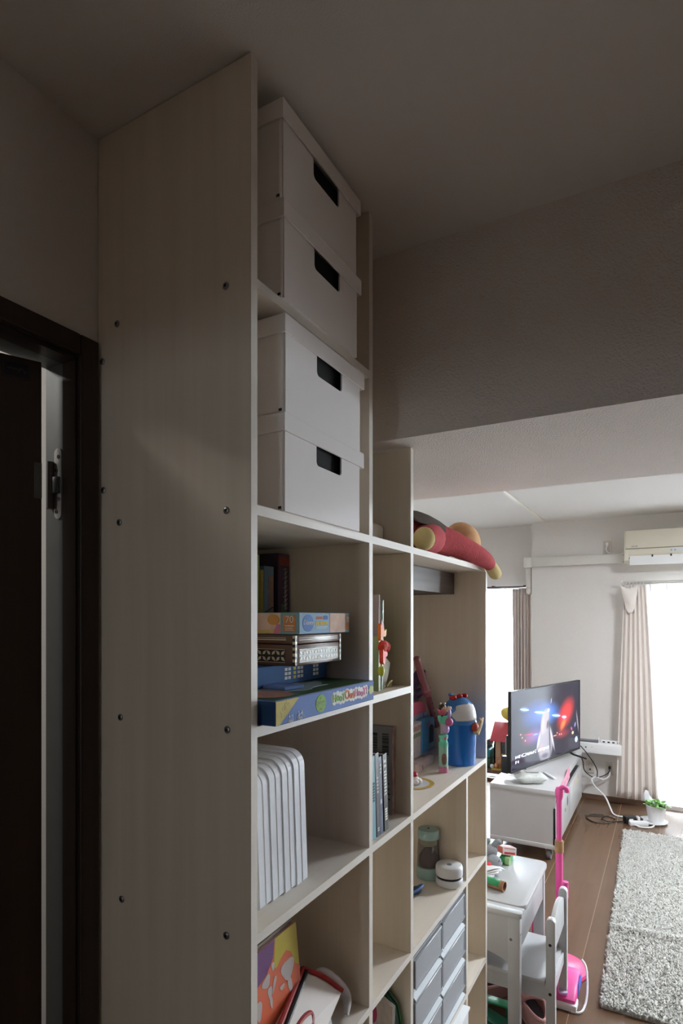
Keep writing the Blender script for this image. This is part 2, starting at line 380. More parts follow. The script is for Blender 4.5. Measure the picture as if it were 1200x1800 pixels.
# ================================================================== the shelf
XS, XB = -0.567, -0.918
Y0, Y0b, Y1, Y1b, Y2, Y2b, Y3, Y3b, Y4, Y4b = 0.735, 0.751, 1.149, 1.166, 1.385, 1.402, 1.852, 1.869, 2.082, 2.099
LV = {'B': (2.148, 2.164), 'A': (1.791, 1.8075), 'C': (1.440, 1.457), 'D': (1.1135, 1.130), 'E': (0.767, 0.784), 'F': (0.405, 0.422), 'G': (0.055, 0.072)}
sh = thing('bookshelf', 'floor-to-ceiling pale plywood shelf unit with open cells', 'bookshelf', ((XS+XB)/2, 1.4, 0))
def board(n, a, b, lv, m=M_PY):
    z0, z1 = LV[lv]
    p = part(n, B().box(XB, XS-0.0008, a, b, z0, z1), m, sh, smooth=False)
    sub('edge_band', B().box(XS-0.0008, XS, a, b, z0, z1), M_EDGE, p, smooth=False)
def upright(n, a, b, z0, z1, lab=None):
    p = part(n, B().box(XB, XS-0.0008, a, b, z0, z1), M_PZ, sh, lab, smooth=False)
    sub('edge_band', B().box(XS-0.0008, XS, a, b, z0, z1), MATS.get('pale_ply_edge_z') or wood('pale_ply_edge_z', (0.63, 0.585, 0.525), (0.71, 0.67, 0.61), (34, 34, 1.3), rings=0.2), p, smooth=False)
    return p
side = upright('side_panel', Y0, Y0b, 0, CEIL-0.002, 'tall end panel studded with bolts')
board('shelf_board', Y0b, Y1, 'B'); board('shelf_board', Y0b, Y4b, 'A'); board('shelf_board', Y0b, Y2, 'C')
board('shelf_board', Y0b, Y4, 'D'); board('shelf_board', Y0b, Y4, 'E'); board('shelf_board', Y0b, Y4, 'F'); board('shelf_board', Y0b, Y4, 'G')
up_z = LV
upright('divider', Y1, Y1b, LV['A'][1], CEIL-0.002)
upright('divider', Y1, Y1b, LV['C'][1], LV['A'][0])
for a, b in (('D', 'C'), ('E', 'D'), ('F', 'E'), ('G', 'F')): upright('divider', Y1, Y1b, LV[a][1], LV[b][0])
upright('divider', Y2, Y2b, LV['A'][1], BEAM_Z-0.002)
upright('divider', Y2, Y2b, LV['D'][1], LV['A'][0])
for a, b in (('E', 'D'), ('F', 'E'), ('G', 'F')): upright('divider', Y2, Y2b, LV[a][1], LV[b][0])
for a, b in (('E', 'D'), ('F', 'E'), ('G', 'F')): upright('divider', Y3, Y3b, LV[a][1], LV[b][0])
upright('side_panel', Y4, Y4b, 0, LV['A'][0])
part('plinth', B().box(XB, XS-0.02, Y0b, Y4, 0, LV['G'][0]), M_PY, sh, smooth=False)
M_BOLT = mat('bolt_steel', (0.30, 0.29, 0.28), 0.35, 1.0, noise=(90, 0.1))
for bx, bz in ((-0.617, 2.158), (-0.868, 2.158), (-0.907, 2.098), (-0.904, 1.862), (-0.862, 1.800), (-0.616, 1.800), (-0.859, 1.4505), (-0.614, 1.4505), (-0.856, 1.1250), (-0.616, 1.1225)):
    M = Matrix.Translation((bx, Y0, bz)) @ Matrix.Rotation(PI/2, 4, 'X')
    bo = part('bolt', B().lathe([(0.0060, 0), (0.0060, 0.0012), (0.0048, 0.0022), (0.0027, 0.0026)], n=20, M=M, cap=True), M_BOLT, sh)
    sub('hex_socket', B().lathe([(0.0027, 0.0026), (0.0027, 0.0029)], n=6, M=M), mat('socket_black', (0.01, 0.01, 0.01), 0.6, noise=(30, 0.1)), bo)
# the dark beam that crosses the shelf under its top board
db = thing('wall_rail', 'dark brown wooden rail under the top board, above the toys', 'wooden rail', ((-0.918-0.68)/2, 1.74, 1.713))
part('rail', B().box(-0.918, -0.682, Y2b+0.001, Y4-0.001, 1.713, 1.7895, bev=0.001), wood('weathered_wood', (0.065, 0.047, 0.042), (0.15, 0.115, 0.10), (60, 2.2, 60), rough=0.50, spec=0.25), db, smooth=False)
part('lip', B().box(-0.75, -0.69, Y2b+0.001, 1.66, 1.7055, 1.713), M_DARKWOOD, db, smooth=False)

# ================================================================== storage boxes
def storage_box(z0, ya, label, dx=0.0, w=0.276, h=0.164):
    x1 = XS+0.006+dx; x0 = x1-0.325; yb = ya+w; lid = 0.031; zb = z0+h-lid; t = 0.003
    o = thing('storage_box', label, 'storage box', ((x0+x1)/2, (ya+yb)/2, z0), group='white cardboard boxes with lids')
    # front panel with the hand-hole notch cut into its upper edge
    hc = (ya+yb)/2+0.014; hw = 0.047; hz = zb-0.034; r = 0.008
    pts = [(ya+0.004, z0), (yb, z0), (yb, zb+0.02), (hc+hw, zb+0.02)]
    for k in range(5): a = -PI/2*k/4; pts.append((hc+hw-r+r*math.cos(a), hz+r+r*math.sin(a)))
    for k in range(5): a = -PI/2-PI/2*k/4; pts.append((hc-hw+r+r*math.cos(a), hz+r+r*math.sin(a)))
    pts += [(hc-hw, zb+0.02), (ya+0.004, zb+0.02)]
    part('front_panel', B().prism(pts, 'x', x1-t, x1), M_BOX, o, smooth=False)
    # side wall wraps round in front and stops just short of the front panel
    part('side_wall', B().prism([(x0, ya), (x1-0.006, ya), (x1-0.0035, ya+0.0012), (x1-0.0022, ya+0.0032), (x1-0.006, ya+0.0032), (x0, ya+0.003)], 'z', z0+0.002, zb+0.02), M_BOX, o, smooth=False)
    part('side_wall', B().box(x0, x1-t, yb-t, yb, z0+0.002, zb+0.02), M_BOX, o, smooth=False)
    part('back_wall', B().box(x0, x0+t, ya, yb, z0, zb+0.02), M_BOX, o, smooth=False)
    part('bottom', B().box(x0, x1-t, ya, yb, z0, z0+t), M_BOX, o, smooth=False)
    part('dark_filling', B().box(x0+0.01, x1-0.012, ya+0.01, yb-0.01, z0+t, zb+0.012), mat('box_shade_black', (0.012, 0.012, 0.013), 0.9, noise=(30, 0.2)), o, 'dark block standing in for the shade inside', smooth=False)  # black block put in for interior shade, so the hand hole reads dark
    part('corner_slot', B().box(x1-0.011, x1-0.005, ya-0.0006, ya+0.001, z0+0.0035, z0+0.008), M_BLACK, o, 'small dark slot at the lower corner', smooth=False)
    lb = B().box(x0-0.003, x1+0.005, ya-0.004, yb+0.011, z0+h-0.003, z0+h, bev=0.0012)
    zl = zb
    for q in ((x0-0.003, x1+0.005, ya-0.004, ya-0.0012), (x0-0.003, x1+0.005, yb+0.0082, yb+0.011), (x0-0.003, x0-0.0002, ya-0.0012, yb+0.0082), (x1+0.0022, x1+0.005, ya-0.0012, yb+0.0082)):
        lb.box(q[0], q[1], q[2], q[3], zl, z0+h-0.003)
    part('lid', lb, M_BOX, o, smooth=False)
    return o
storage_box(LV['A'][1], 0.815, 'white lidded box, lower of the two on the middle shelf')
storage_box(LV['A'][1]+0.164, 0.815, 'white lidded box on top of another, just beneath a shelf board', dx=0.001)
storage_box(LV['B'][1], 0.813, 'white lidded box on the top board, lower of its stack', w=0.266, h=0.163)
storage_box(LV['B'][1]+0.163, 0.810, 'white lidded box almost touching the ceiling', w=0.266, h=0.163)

# ================================================================== games and boxes, left column
C1 = LV['C'][1]
M_BLUE = mat('game_blue', (0.13, 0.21, 0.46), 0.4, noise=(12, 0.08))
M_DBLUE = mat('game_dark_blue', (0.03, 0.075, 0.19), 0.4, noise=(12, 0.1))
M_GOLD = mat('game_gold', (0.50, 0.42, 0.14), 0.45, noise=(50, 0.25))
M_GREENP = mat('print_green', (0.22, 0.40, 0.10), 0.5, noise=(40, 0.1))
M_PRINTW = mat('print_white', (0.80, 0.80, 0.78), 0.5, noise=(40, 0.03))
M_ORNG = mat('print_orange', (0.62, 0.16, 0.05), 0.5, noise=(40, 0.1))
M_REDP = mat('print_red', (0.50, 0.03, 0.03), 0.45, noise=(40, 0.1))
M_PINKP = mat('print_pink', (0.62, 0.20, 0.35), 0.5, noise=(40, 0.1))
M_YEL = mat('print_yellow', (0.72, 0.55, 0.08), 0.5, noise=(40, 0.1))
M_PURP = mat('print_purple', (0.13, 0.06, 0.20), 0.5, noise=(40, 0.15))
g = thing('board_game', 'flat blue board game box poking over the shelf edge', 'board game', (-0.67, 0.945, C1))
gx, ga, gb, gz = -0.541, 0.763, 1.118, C1+0.040
bx_ = part('box', B().box(gx-0.224, gx, ga, gb, C1, gz, bev=0.0012, seg=1), M_BLUE, g, smooth=False)
part('end_print', B().box(gx-0.223, gx-0.001, ga-0.0006, ga, C1+0.001, gz-0.001), M_DBLUE, g, smooth=False)
part('end_badge', B().prism([(gx-0.075, C1+0.010), (gx-0.045, C1+0.008), (gx-0.035, C1+0.016), (gx-0.038, C1+0.026), (gx-0.05, C1+0.033), (gx-0.075, C1+0.027)], 'y', ga-0.0012, ga-0.0006), M_YEL, g, smooth=False)
part('gold_corner', B().prism([(ga+0.001, C1+0.001), (ga+0.012, C1+0.001), (ga+0.068, gz-0.001), (ga+0.001, gz-0.001)], 'x', gx, gx+0.0005), M_GOLD, g, smooth=False)
letter('AGES', 0.013, face_x((gx+0.0006, ga+0.025, C1+0.026), 0.75), mat('gold_ink', (0.66, 0.60, 0.30), 0.5, noise=(40, 0.1)), g)
letter('4+', 0.011, face_x((gx+0.0006, ga+0.042, C1+0.0105)), M_PRINTW, g)
letter('Ages', 0.008, face_x((gx+0.0006, ga+0.043, C1+0.0035)), M_PRINTW, g)
letter('2-4', 0.011, face_x((gx+0.0006, ga+0.071, C1+0.0115)), M_PRINTW, g)
letter('Players', 0.008, face_x((gx+0.0006, ga+0.073, C1+0.0045)), M_PRINTW, g)
part('divider_line', B().box(gx, gx+0.0006, ga+0.056, ga+0.0566, C1+0.002, C1+0.016), M_PRINTW, g, smooth=False)
star = [(ga+0.139+(0.0185 if k % 2 else 0.0168)*math.cos(2*PI*k/32), C1+0.0195+(0.0165 if k % 2 else 0.015)*math.sin(2*PI*k/32)) for k in range(32)]
sb = part('seal', B().prism(star, 'x', gx, gx+0.0006), M_GREENP, g, 'green round seal', smooth=False)
for k, w in enumerate(('A', 'Cooperative', 'Game for', 'Kids')):
    letter(w, 0.0062, face_x((gx+0.0007, ga+0.139, C1+0.029-0.0065*k)), mat('seal_ink', (0.62, 0.72, 0.45), 0.5, noise=(40, 0.1)), sb)
# title plaque: white cloud with the letters hopping on it
cloud = []
tl = [('H', M_GREENP), ('o', M_GREENP), ('o', M_GREENP), ('T', M_GREENP), ('O', M_ORNG), ('w', M_ORNG), ('l', M_ORNG), ('H', M_PINKP), ('o', M_PINKP), ('o', M_PINKP), ('T', M_PINKP), ('!', M_PINKP)]
y = ga+0.180; adv = []
for ch, m in tl:
    w = 0.0175 if ch == 'O' else (0.0142 if ch in 'Hw' else (0.0075 if ch in 'l!' else 0.0112)); adv.append((ch, m, y+w/2, w)); y += w
b = B()
for q, (ch, m, yy, w) in enumerate(adv):
    zz = C1+0.0215+0.0015*math.sin(q*1.9)
    b.prism([(yy+(w/2+0.0035)*math.cos(2*PI*k/16), zz+0.0125*math.sin(2*PI*k/16)) for k in range(16)], 'x', gx, gx+0.0004+0.00002*q)
ti = part('title_plaque', b, M_PRINTW, g, smooth=False)
for q, (ch, m, yy, w) in enumerate(adv):
    zz = C1+0.0215+0.0015*math.sin(q*1.9)
    letter(ch, 0.0195 if ch not in 'O' else 0.024, face_x((gx+0.0010, yy, zz), 0.10*math.sin(q*2.3)), m, ti, bold=0.0006)
bl = [(gb-0.014+(0.0125 if k % 2 else 0.0095)*math.cos(2*PI*k/14), C1+0.022+(0.0110 if k % 2 else 0.0085)*math.sin(2*PI*k/14)) for k in range(14)]
part('maker_badge', B().prism(bl, 'x', gx, gx+0.0006), mat('badge_lime', (0.62, 0.66, 0.30), 0.5, noise=(120, 0.25)), g, smooth=False)
# picture on the lid
part('lid_picture', B().box(gx-0.221, gx-0.003, ga+0.003, gb-0.003, gz, gz+0.0004), mat('lid_green', (0.03, 0.085, 0.035), 0.4, noise=(9, 0.6)), g, smooth=False)
part('lid_cloud', B().prism([(gx-0.115+0.082*math.cos(2*PI*k/28)*(1+0.12*math.sin(5*k)), ga+0.16+0.12*math.sin(2*PI*k/28)*(1+0.15*math.cos(4*k))) for k in range(28)], 'z', gz+0.0004, gz+0.0008), mat('lid_cloud', (0.30, 0.40, 0.42), 0.4, noise=(25, 0.4)), g, smooth=False)
part('lid_earth', B().prism([(gx-0.06+0.045*math.cos(2*PI*k/24)*(1+0.2*math.sin(3*k)), ga+0.06+0.045*math.sin(2*PI*k/24)) for k in range(24)], 'z', gz+0.0008, gz+0.0012), mat('lid_orange', (0.34, 0.16, 0.10), 0.4, noise=(25, 0.4)), g, smooth=False)
# blue box with windows print, lying behind under the inlay box
w2 = thing('puzzle_box', 'dark blue box with printed yellow windows under the inlaid box', 'puzzle box', (-0.71, 0.94, gz+0.0015))
z2 = gz+0.0015
part('box', B().box(-0.766, -0.655, 0.79, 1.118, z2, 1.5375, bev=0.001, seg=1), mat('house_blue', (0.04, 0.11, 0.27), 0.4, noise=(14, 0.2)), w2, smooth=False)
for k, (a, c) in enumerate(((0.955, M_PRINTW), (0.985, M_YEL), (1.000, M_PRINTW), (1.060, M_PRINTW))):
    for r in range(3):
        for s in range(2 if k != 1 else 1):
            part('printed_window', B().box(-0.655, -0.6545, a+0.012*s, a+0.009+0.012*s, z2+0.009+0.0085*r, z2+0.015+0.0085*r), c, w2, smooth=False)
bk = B().prism([(-0.66, 0.885), (-0.60, 0.875), (-0.592, 0.925), (-0.655, 0.935)], 'z', gz+0.0018, gz+0.0075)
solo('picture_book', bk, M_BLUE, 'thin blue booklet lying on the board game lid', 'booklet', smooth=False)
# inlaid wooden box
M_IN = wood('inlay_walnut', (0.085, 0.038, 0.022), (0.15, 0.075, 0.045), (4, 60, 60), rough=0.30, spec=0.35)
M_IV = mat('ivory_inlay', (0.66, 0.60, 0.45), 0.4, noise=(50, 0.1))
M_EB = mat('ebony_inlay', (0.035, 0.022, 0.016), 0.4, noise=(50, 0.1))
ix, ia, ib, iz0, iz1 = -0.603, 0.913, 1.085, 1.5385, 1.597
iy0 = ia
ni = thing('inlaid_box', 'polished walnut box with ivory star inlay and hinged lid', 'wooden box', (-0.683, 1.0, iz0))
part('body', B().box(ix-0.160, ix, ia, ib, iz0, 1.5785, bev=0.0025), M_IN, ni)
part('lid', B().box(ix-0.160, ix, ia, ib, 1.5795, iz1, bev=0.0025), M_IN, ni)
part('lid_line', B().box(ix, ix+0.0005, ia+0.014, ib-0.014, 1.5865, 1.5875).box(ix, ix+0.0005, ia+0.014, ib-0.014, 1.5905, 1.5912), M_IV, ni, smooth=False)
part('lid_line', B().box(ix-0.15, ix-0.02, ia-0.0005, ia, 1.5865, 1.5885).box(ix-0.15, ix-0.02, ia-0.0005, ia, 1.5905, 1.5915), M_IV, ni, smooth=False)
fb = part('inlay_field', B().box(ix, ix+0.0004, ia+0.014, ib-0.012, iz0+0.006, iz0+0.0315), M_EB, ni, smooth=False)
fb2 = part('inlay_field', B().box(ix-0.15, ix-0.022, ia-0.0004, ia, iz0+0.006, iz0+0.0315), M_EB, ni, smooth=False)
def stars(parent, face, lo, hi, fix):
    n = round((hi-lo)/0.0215); st = (hi-lo)/n; zc = iz0+0.01875; b = B(); b2 = B()
    for k in range(n):
        c = lo+st*(k+0.5)
        for q in range(4):
            a = PI/4+q*PI/2; ca, sa = math.cos(a), math.sin(a); L_, w_ = 0.0142, 0.0030
            P = [(c+ca*0.0025, zc+sa*0.0025), (c+ca*L_/2-sa*w_, zc+sa*L_/2+ca*w_), (c+ca*L_, zc+sa*L_), (c+ca*L_/2+sa*w_, zc+sa*L_/2-ca*w_)]
            b.prism(P, face, fix[0], fix[1])
        b2.prism([(c+0.003*math.cos(t*PI/4), zc+0.003*math.sin(t*PI/4)) for t in range(8)], face, fix[0], fix[1])
    b.prism([(lo, zc+0.0118), (hi, zc+0.0118), (hi, zc+0.0126), (lo, zc+0.0126)], face, fix[0], fix[1])
    b.prism([(lo, zc-0.0126), (hi, zc-0.0126), (hi, zc-0.0118), (lo, zc-0.0118)], face, fix[0], fix[1])
    part('star_inlay', b, M_IV, parent, smooth=False)
stars(fb, 'x', ia+0.014, ib-0.012, (ix+0.0004, ix+0.0008)); stars(fb2, 'y', ix-0.15, ix-0.022, (ia-0.0008, ia-0.0004))
for yy in (ia, ib):
    cb = B(); cd = B()
    for k in range(10):
        (cb if k % 2 else cd).box(ix-0.005, ix+0.0009, yy-0.001 if yy == ia else yy-0.005, yy+0.005 if yy == ia else yy+0.001, iz0+0.002+0.0055*k, iz0+0.0075+0.0055*k)
    part('corner_inlay', cb, M_IV, ni, smooth=False); part('corner_inlay', cd, M_EB, ni, smooth=False)
# 70-piece puzzle box on top
qz0, qz1 = 1.598, 1.6385; qx, qa, qb = -0.597, 0.918, 1.112
q_ = thing('puzzle_box', 'flat pale blue and orange puzzle box marked 70 on top of the stack', 'puzzle box', (-0.68, 1.0, qz0))
M_PB = mat('puzzle_blue', (0.30, 0.44, 0.58), 0.45, noise=(20, 0.08))
M_PIC = mat('puzzle_picture', (0.66, 0.47, 0.38), 0.45, noise=(45, 0.45))
M_TEAL = mat('puzzle_teal', (0.22, 0.40, 0.47), 0.45, noise=(20, 0.08))
M_TAN = mat('puzzle_tan', (0.52, 0.23, 0.09), 0.45, noise=(20, 0.08))
part('box', B().box(qx-0.168, qx, qa, qb, qz0, qz1, bev=0.001, seg=1), M_PB, q_, smooth=False)
h = qz1-qz0
def pnl(a, b, m, z0=0.0, z1=1.0, lay=1, n='printed_panel'): return part(n, B().box(qx, qx+0.0004*lay, a, b, qz0+h*z0, qz0+h*z1), m, q_, smooth=False)
def pny(a, b, m, z0=0.0, z1=1.0, lay=1, n='printed_panel'): return part(n, B().box(a, b, qa-0.0004*lay, qa, qz0+h*z0, qz0+h*z1), m, q_, smooth=False)
pnl(qa+0.112, qa+0.176, M_PIC, 0.02, 0.98); pnl(qa+0.176, qb, M_TEAL, 0.0, 1.0); pnl(qa+0.178, qb-0.002, M_TAN, 0.12, 0.86, 2)
letter('70', 0.018, face_x((qx+0.0010, qa+0.185, qz0+0.026)), M_PRINTW, q_, sx=0.7)
b = B().prism([(qa+0.030+0.0195*math.cos(2*PI*k/24), qz0+0.0205+0.0165*math.sin(2*PI*k/24)) for k in range(24)], 'x', qx, qx+0.0005)
ds = part('logo_disc', b, mat('logo_blue', (0.10, 0.20, 0.46), 0.4, noise=(20, 0.08)), q_, smooth=False)
letter('Disney', 0.0125, face_x((qx+0.0006, qa+0.030, qz0+0.0215)), M_PRINTW, ds, shear=0.25)
b = B(); [b.box(qx, qx+0.0005, qa+0.060+0.0065*k, qa+0.0645+0.0065*k, qz0+0.028, qz0+0.033) for k in range(4)]
part('printed_words', b, M_ORNG, q_, smooth=False)
b = B(); [b.box(qx, qx+0.0005, qa+0.087+0.0062*k, qa+0.0915+0.0062*k, qz0+0.027, qz0+0.0345+0.001*(k % 2)) for k in range(3)]
part('printed_words', b, mat('print_blue', (0.10, 0.22, 0.50), 0.5, noise=(40, 0.1)), q_, smooth=False)
b = B(); [b.box(qx, qx+0.0005, qa+0.058+0.006*k, qa+0.0625+0.006*k, qz0+0.0165+0.0005*(k % 3), qz0+0.0225+0.0008*(k % 2)) for k in range(8)]
part('printed_words', b, M_YEL, q_, smooth=False)
b = B().box(qx, qx+0.0005, qa+0.060, qa+0.104, qz0+0.0125, qz0+0.0132).box(qx, qx+0.0005, qa+0.060, qa+0.100, qz0+0.0100, qz0+0.0107)
part('printed_words', b, M_PRINTW, q_, smooth=False)
pny(qx-0.042, qx-0.001, M_TEAL, 0, 1, 1); pny(qx-0.036, qx-0.007, M_TAN, 0.10, 0.88, 2)
letter('70', 0.019, face_my((qx-0.0215, qa-0.0010, qz0+0.027)), M_PRINTW, q_)
b = B().box(qx-0.031, qx-0.012, qa-0.0011, qa-0.0008, qz0+0.0145, qz0+0.0165).box(qx-0.031, qx-0.014, qa-0.0011, qa-0.0008, qz0+0.0105, qz0+0.0120).box(qx-0.031, qx-0.012, qa-0.0011, qa-0.0008, qz0+0.0070, qz0+0.0083)
part('printed_words', b, M_PRINTW, q_, smooth=False)
pny(qx-0.166, qx-0.042, M_PIC, 0.02, 0.98)
pny(qx-0.166, qx-0.042, mat('puzzle_sand', (0.62, 0.46, 0.18), 0.45, noise=(60, 0.3)), 0.02, 0.2, 2)
part('picture_patch', B().prism([(qx-0.058+0.014*math.cos(2*PI*k/16), qz0+0.027+0.010*math.sin(2*PI*k/16)) for k in range(16)], 'y', qa-0.0012, qa-0.0004), mat('puzzle_amber', (0.60, 0.30, 0.09), 0.45, noise=(40, 0.15)), q_, smooth=False)
part('picture_patch', B().prism([(qx-0.058, qz0+0.002), (qx-0.043, qz0+0.002), (qx-0.043, qz0+0.018), (qx-0.050, qz0+0.019)], 'y', qa-0.0010, qa-0.0004), MATS['print_pink'], q_, smooth=False)
# boxes standing at the back
def upbox(name, label, x1, a, b, z0, z1, m, depth=0.15, cat='game box'):
    o = thing(name, label, cat, (x1-depth/2, (a+b)/2, z0)); p = part('box', B().box(x1-depth, x1, a, b, z0, z1, bev=0.0008, seg=1), m, o, smooth=False); return o
zt = C1+0.0005
o = upbox('game_box', 'tall dark purple game box with a red band, at the back', -0.770, 1.098, 1.142, zt, 1.775, mat('box_purple', (0.085, 0.045, 0.085), 0.4, noise=(14, 0.25)), depth=0.14)
part('red_band', B().box(-0.770, -0.7694, 1.0995, 1.1405, 1.748, 1.768), mat('band_red', (0.26, 0.035, 0.02), 0.4, noise=(20, 0.1)), o, smooth=False)
b = B()
for k in range(9):
    zz = 1.738-0.0105*k
    b.tube(smooth_path([(-0.7692, 1.116+0.004*(k % 2), zz), (-0.7692, 1.128, zz+0.004), (-0.7692, 1.122, zz-0.006), (-0.7692, 1.132, zz-0.003)], 4), 0.0011, 5)
part('script_print', b, mat('script_grey', (0.42, 0.42, 0.38), 0.5, noise=(60, 0.2)), o)
part('symbol_print', B().box(-0.770, -0.7694, 1.108, 1.130, 1.640, 1.660), mat('symbol_green', (0.16, 0.19, 0.14), 0.5, noise=(120, 0.6)), o, smooth=False)
part('front_print', B().box(-0.905, -0.772, 1.0972, 1.098, zt+0.02, 1.773), mat('front_purple', (0.05, 0.03, 0.055), 0.4, noise=(14, 0.3)), o, smooth=False)
o = upbox('game_box', 'blue and orange game box beside the tall purple one', -0.770, 1.044, 1.080, zt, 1.742, mat('box_bluegrey', (0.13, 0.21, 0.27), 0.4, noise=(30, 0.3)), 0.14)
part('orange_print', B().box(-0.770, -0.7694, 1.060, 1.078, 1.60, 1.72), mat('muted_orange', (0.30, 0.16, 0.11), 0.5, noise=(45, 0.5)), o, smooth=False)
part('swoosh', B().tube([(-0.7692, 1.046, 1.640), (-0.7692, 1.075, 1.652)], 0.0016, 6), M_BLACK, o)
o = upbox('picture_book', 'narrow mustard yellow book between the green one and blue box', -0.770, 1.030, 1.043, zt, 1.733, mat('mustard', (0.30, 0.20, 0.02), 0.45, noise=(30, 0.14)), 0.14, 'book')
part('pages', B().box(-0.770, -0.7695, 1.032, 1.041, zt+0.003, 1.731), mat('mustard_light', (0.36, 0.25, 0.05), 0.6, noise=(90, 0.2)), o, smooth=False)
o = upbox('picture_book', 'green book edge squeezed behind the tall end panel', -0.770, 1.008, 1.028, zt, 1.765, mat('olive', (0.22, 0.28, 0.05), 0.45, noise=(30, 0.14)), 0.14, 'book')
part('pages', B().box(-0.770, -0.7695, 1.010, 1.026, zt+0.003, 1.763), mat('olive_light', (0.28, 0.34, 0.10), 0.6, noise=(90, 0.2)), o, smooth=False)

# ------------------------------------------------------------------ clear document cases on D
D1 = LV['D'][1]
tilt = math.radians(3.2)
labs = ['milky plastic document case, leftmost against the tall end panel', 'milky plastic document case, second from the tall end panel', 'milky plastic document case, third from the tall end panel', 'clear document case holding crumpled film, next to purple booklet']
for k in range(4):
    a = 0.812+0.0355*k; b0 = a+0.0352; x1 = -0.607+0.002*k; x0 = x1-0.235; hgt = 0.238+0.004*k
    o = thing('document_case', labs[k], 'plastic case', (x1-0.118, (a+b0)/2, D1), group='plastic document cases in a row')
    o.rotation_euler = (tilt, 0, 0)
    def rr(ins): return [(x0+ins, D1+ins), (x1-0.004-ins, D1+ins), (x1-ins, D1+0.004+ins)]+[(x1-0.028+(0.028-ins)*math.cos(t*PI/12), D1+hgt-0.028+(0.028-ins)*math.sin(t*PI/12)) for t in range(7)]+[(x0+ins, D1+hgt-ins)]
    M = None
    outer = rr(0); inner = rr(0.0022)
    # two shallow half shells and a rib between them
    for (p, q, n) in ((a, (a+b0)/2-0.0002, 'half_shell'), ((a+b0)/2+0.0002, b0, 'half_shell')):
        b = B(); b.rings([[(u, p, w) for u, w in outer], [(u, q, w) for u, w in outer]], cap=False)
        fc = p if p == a else q
        vv = [b.bm.verts.new((u, fc, w)) for u, w in outer]; b.bm.faces.new(vv)
        part(n, b, M_MILKY, o)
    mid = (a+b0)/2
    b = B().tube([(u, mid, w) for u, w in outer[2:]], 0.0012, 6)
    part('rim', b, mat('milky_rim', (0.88, 0.90, 0.94), 0.25, noise=(20, 0.03)), o)
    if k in (1, 3):
        part('papers', B().box(x0+0.01, x1-0.012, a+0.006, b0-0.008, D1+0.004, D1+hgt-0.03), mat('papers_grey', (0.62, 0.64, 0.68), 0.6, noise=(25, 0.25)), o, smooth=False)
solo('folder', B().box(-0.86, -0.667, 0.772, 0.801, D1, D1+0.262), mat('folder_blue', (0.03, 0.09, 0.30), 0.45, noise=(20, 0.08)), 'dark blue folder behind the clear plastic cases', 'folder', smooth=False)
Mt = Matrix.Translation((0, 0, D1)) @ Matrix.Rotation(tilt*0.9, 4, 'X') @ Matrix.Translation((0, 0, -D1))
o = thing('booklet', 'thin dark purple booklet leaning beside the clear cases', 'booklet', (-0.70, 0.964, D1)); o.rotation_euler = (tilt, 0, 0)
def leaf(a, b, top): return B().prism([(-0.80, D1), (-0.614, D1), (-0.612, D1+0.01), (-0.620, D1+top-0.02), (-0.632, D1+top-0.004), (-0.65, D1+top), (-0.80, D1+top)], 'y', a, b)
part('cover', leaf(0.957, 0.9605, 0.195), mat('plum_cover', (0.055, 0.022, 0.045), 0.35, noise=(60, 0.5)), o, smooth=False)
part('cover', leaf(0.9645, 0.969, 0.200), mat('plum_cover2', (0.09, 0.055, 0.09), 0.35, noise=(60, 0.6)), o, smooth=False)
part('pages', leaf(0.9608, 0.9643, 0.192), mat('grey_pages', (0.42, 0.38, 0.40), 0.6, noise=(90, 0.2)), o, smooth=False)

# ------------------------------------------------------------------ booklets and pouch on E, left column
E1 = LV['E'][1]
# stack of booklets leaning on the back: covers face +X and slightly the camera
bl = thing('picture_book', 'orange picture book with white dancing figures printed on cover', 'book', (-0.70, 0.90, E1), rotz=0.0)
bl.rotation_euler = (0, 0, 0)
def cov(name, pts, d0, d1, m, par, dy=0):
    # outline in (distance along cover, height); cover runs from near-left to back-right, leaning back
    A = Vector((-0.640, 0.785, E1)); U = Vector((-0.012, 1, 0)).normalized(); V = Vector((-0.105, 0, 1)).normalized(); N = U.cross(V)
    b = B()
    va = [b.bm.verts.new(A+U*p[0]+V*p[1]+N*d0) for p in pts]; vb = [b.bm.verts.new(A+U*p[0]+V*p[1]+N*d1) for p in pts]
    n = len(pts); fs = [b.bm.faces.new(va), b.bm.faces.new(vb[::-1])]+[b.bm.faces.new((va[(i+1) % n], va[i], vb[i], vb[(i+1) % n])) for i in range(n)]
    bmesh.ops.recalc_face_normals(b.bm, faces=fs)
    return part(name, b, m, par, smooth=False)
WB, HB = 0.226, 0.226
R_ = [(0, 0), (WB, 0), (WB, HB), (0, HB)]
cov('cover', R_, -0.0015, 0.0, mat('cover_orange', (0.52, 0.105, 0.045), 0.4, noise=(6, 0.25)), bl)
cov('pages', [(0.002, 0.001), (WB-0.002, 0.001), (WB-0.002, HB-0.001), (0.002, HB-0.001)], -0.006, -0.0015, mat('page_edge', (0.55, 0.51, 0.46), 0.7, noise=(200, 0.15)), bl)
cov('print_yellow', [(0.152, HB-0.0005), (WB-0.0005, HB-0.0005), (WB-0.0005, HB-0.085), (0.212, HB-0.078), (0.200, HB-0.048), (0.185, HB-0.038), (0.165, HB-0.045), (0.148, HB-0.055), (0.140, HB-0.050)], 0, 0.0003, mat('cover_yellow', (0.42, 0.34, 0.03), 0.4, noise=(20, 0.1)), bl)
cov('print_purple', [(0.0005, HB-0.0005), (0.151, HB-0.0005), (0.140, HB-0.032), (0.118, HB-0.050), (0.085, HB-0.060), (0.0005, HB-0.055)], 0, 0.0003, mat('cover_purple', (0.13, 0.045, 0.16), 0.4, noise=(20, 0.1)), bl)
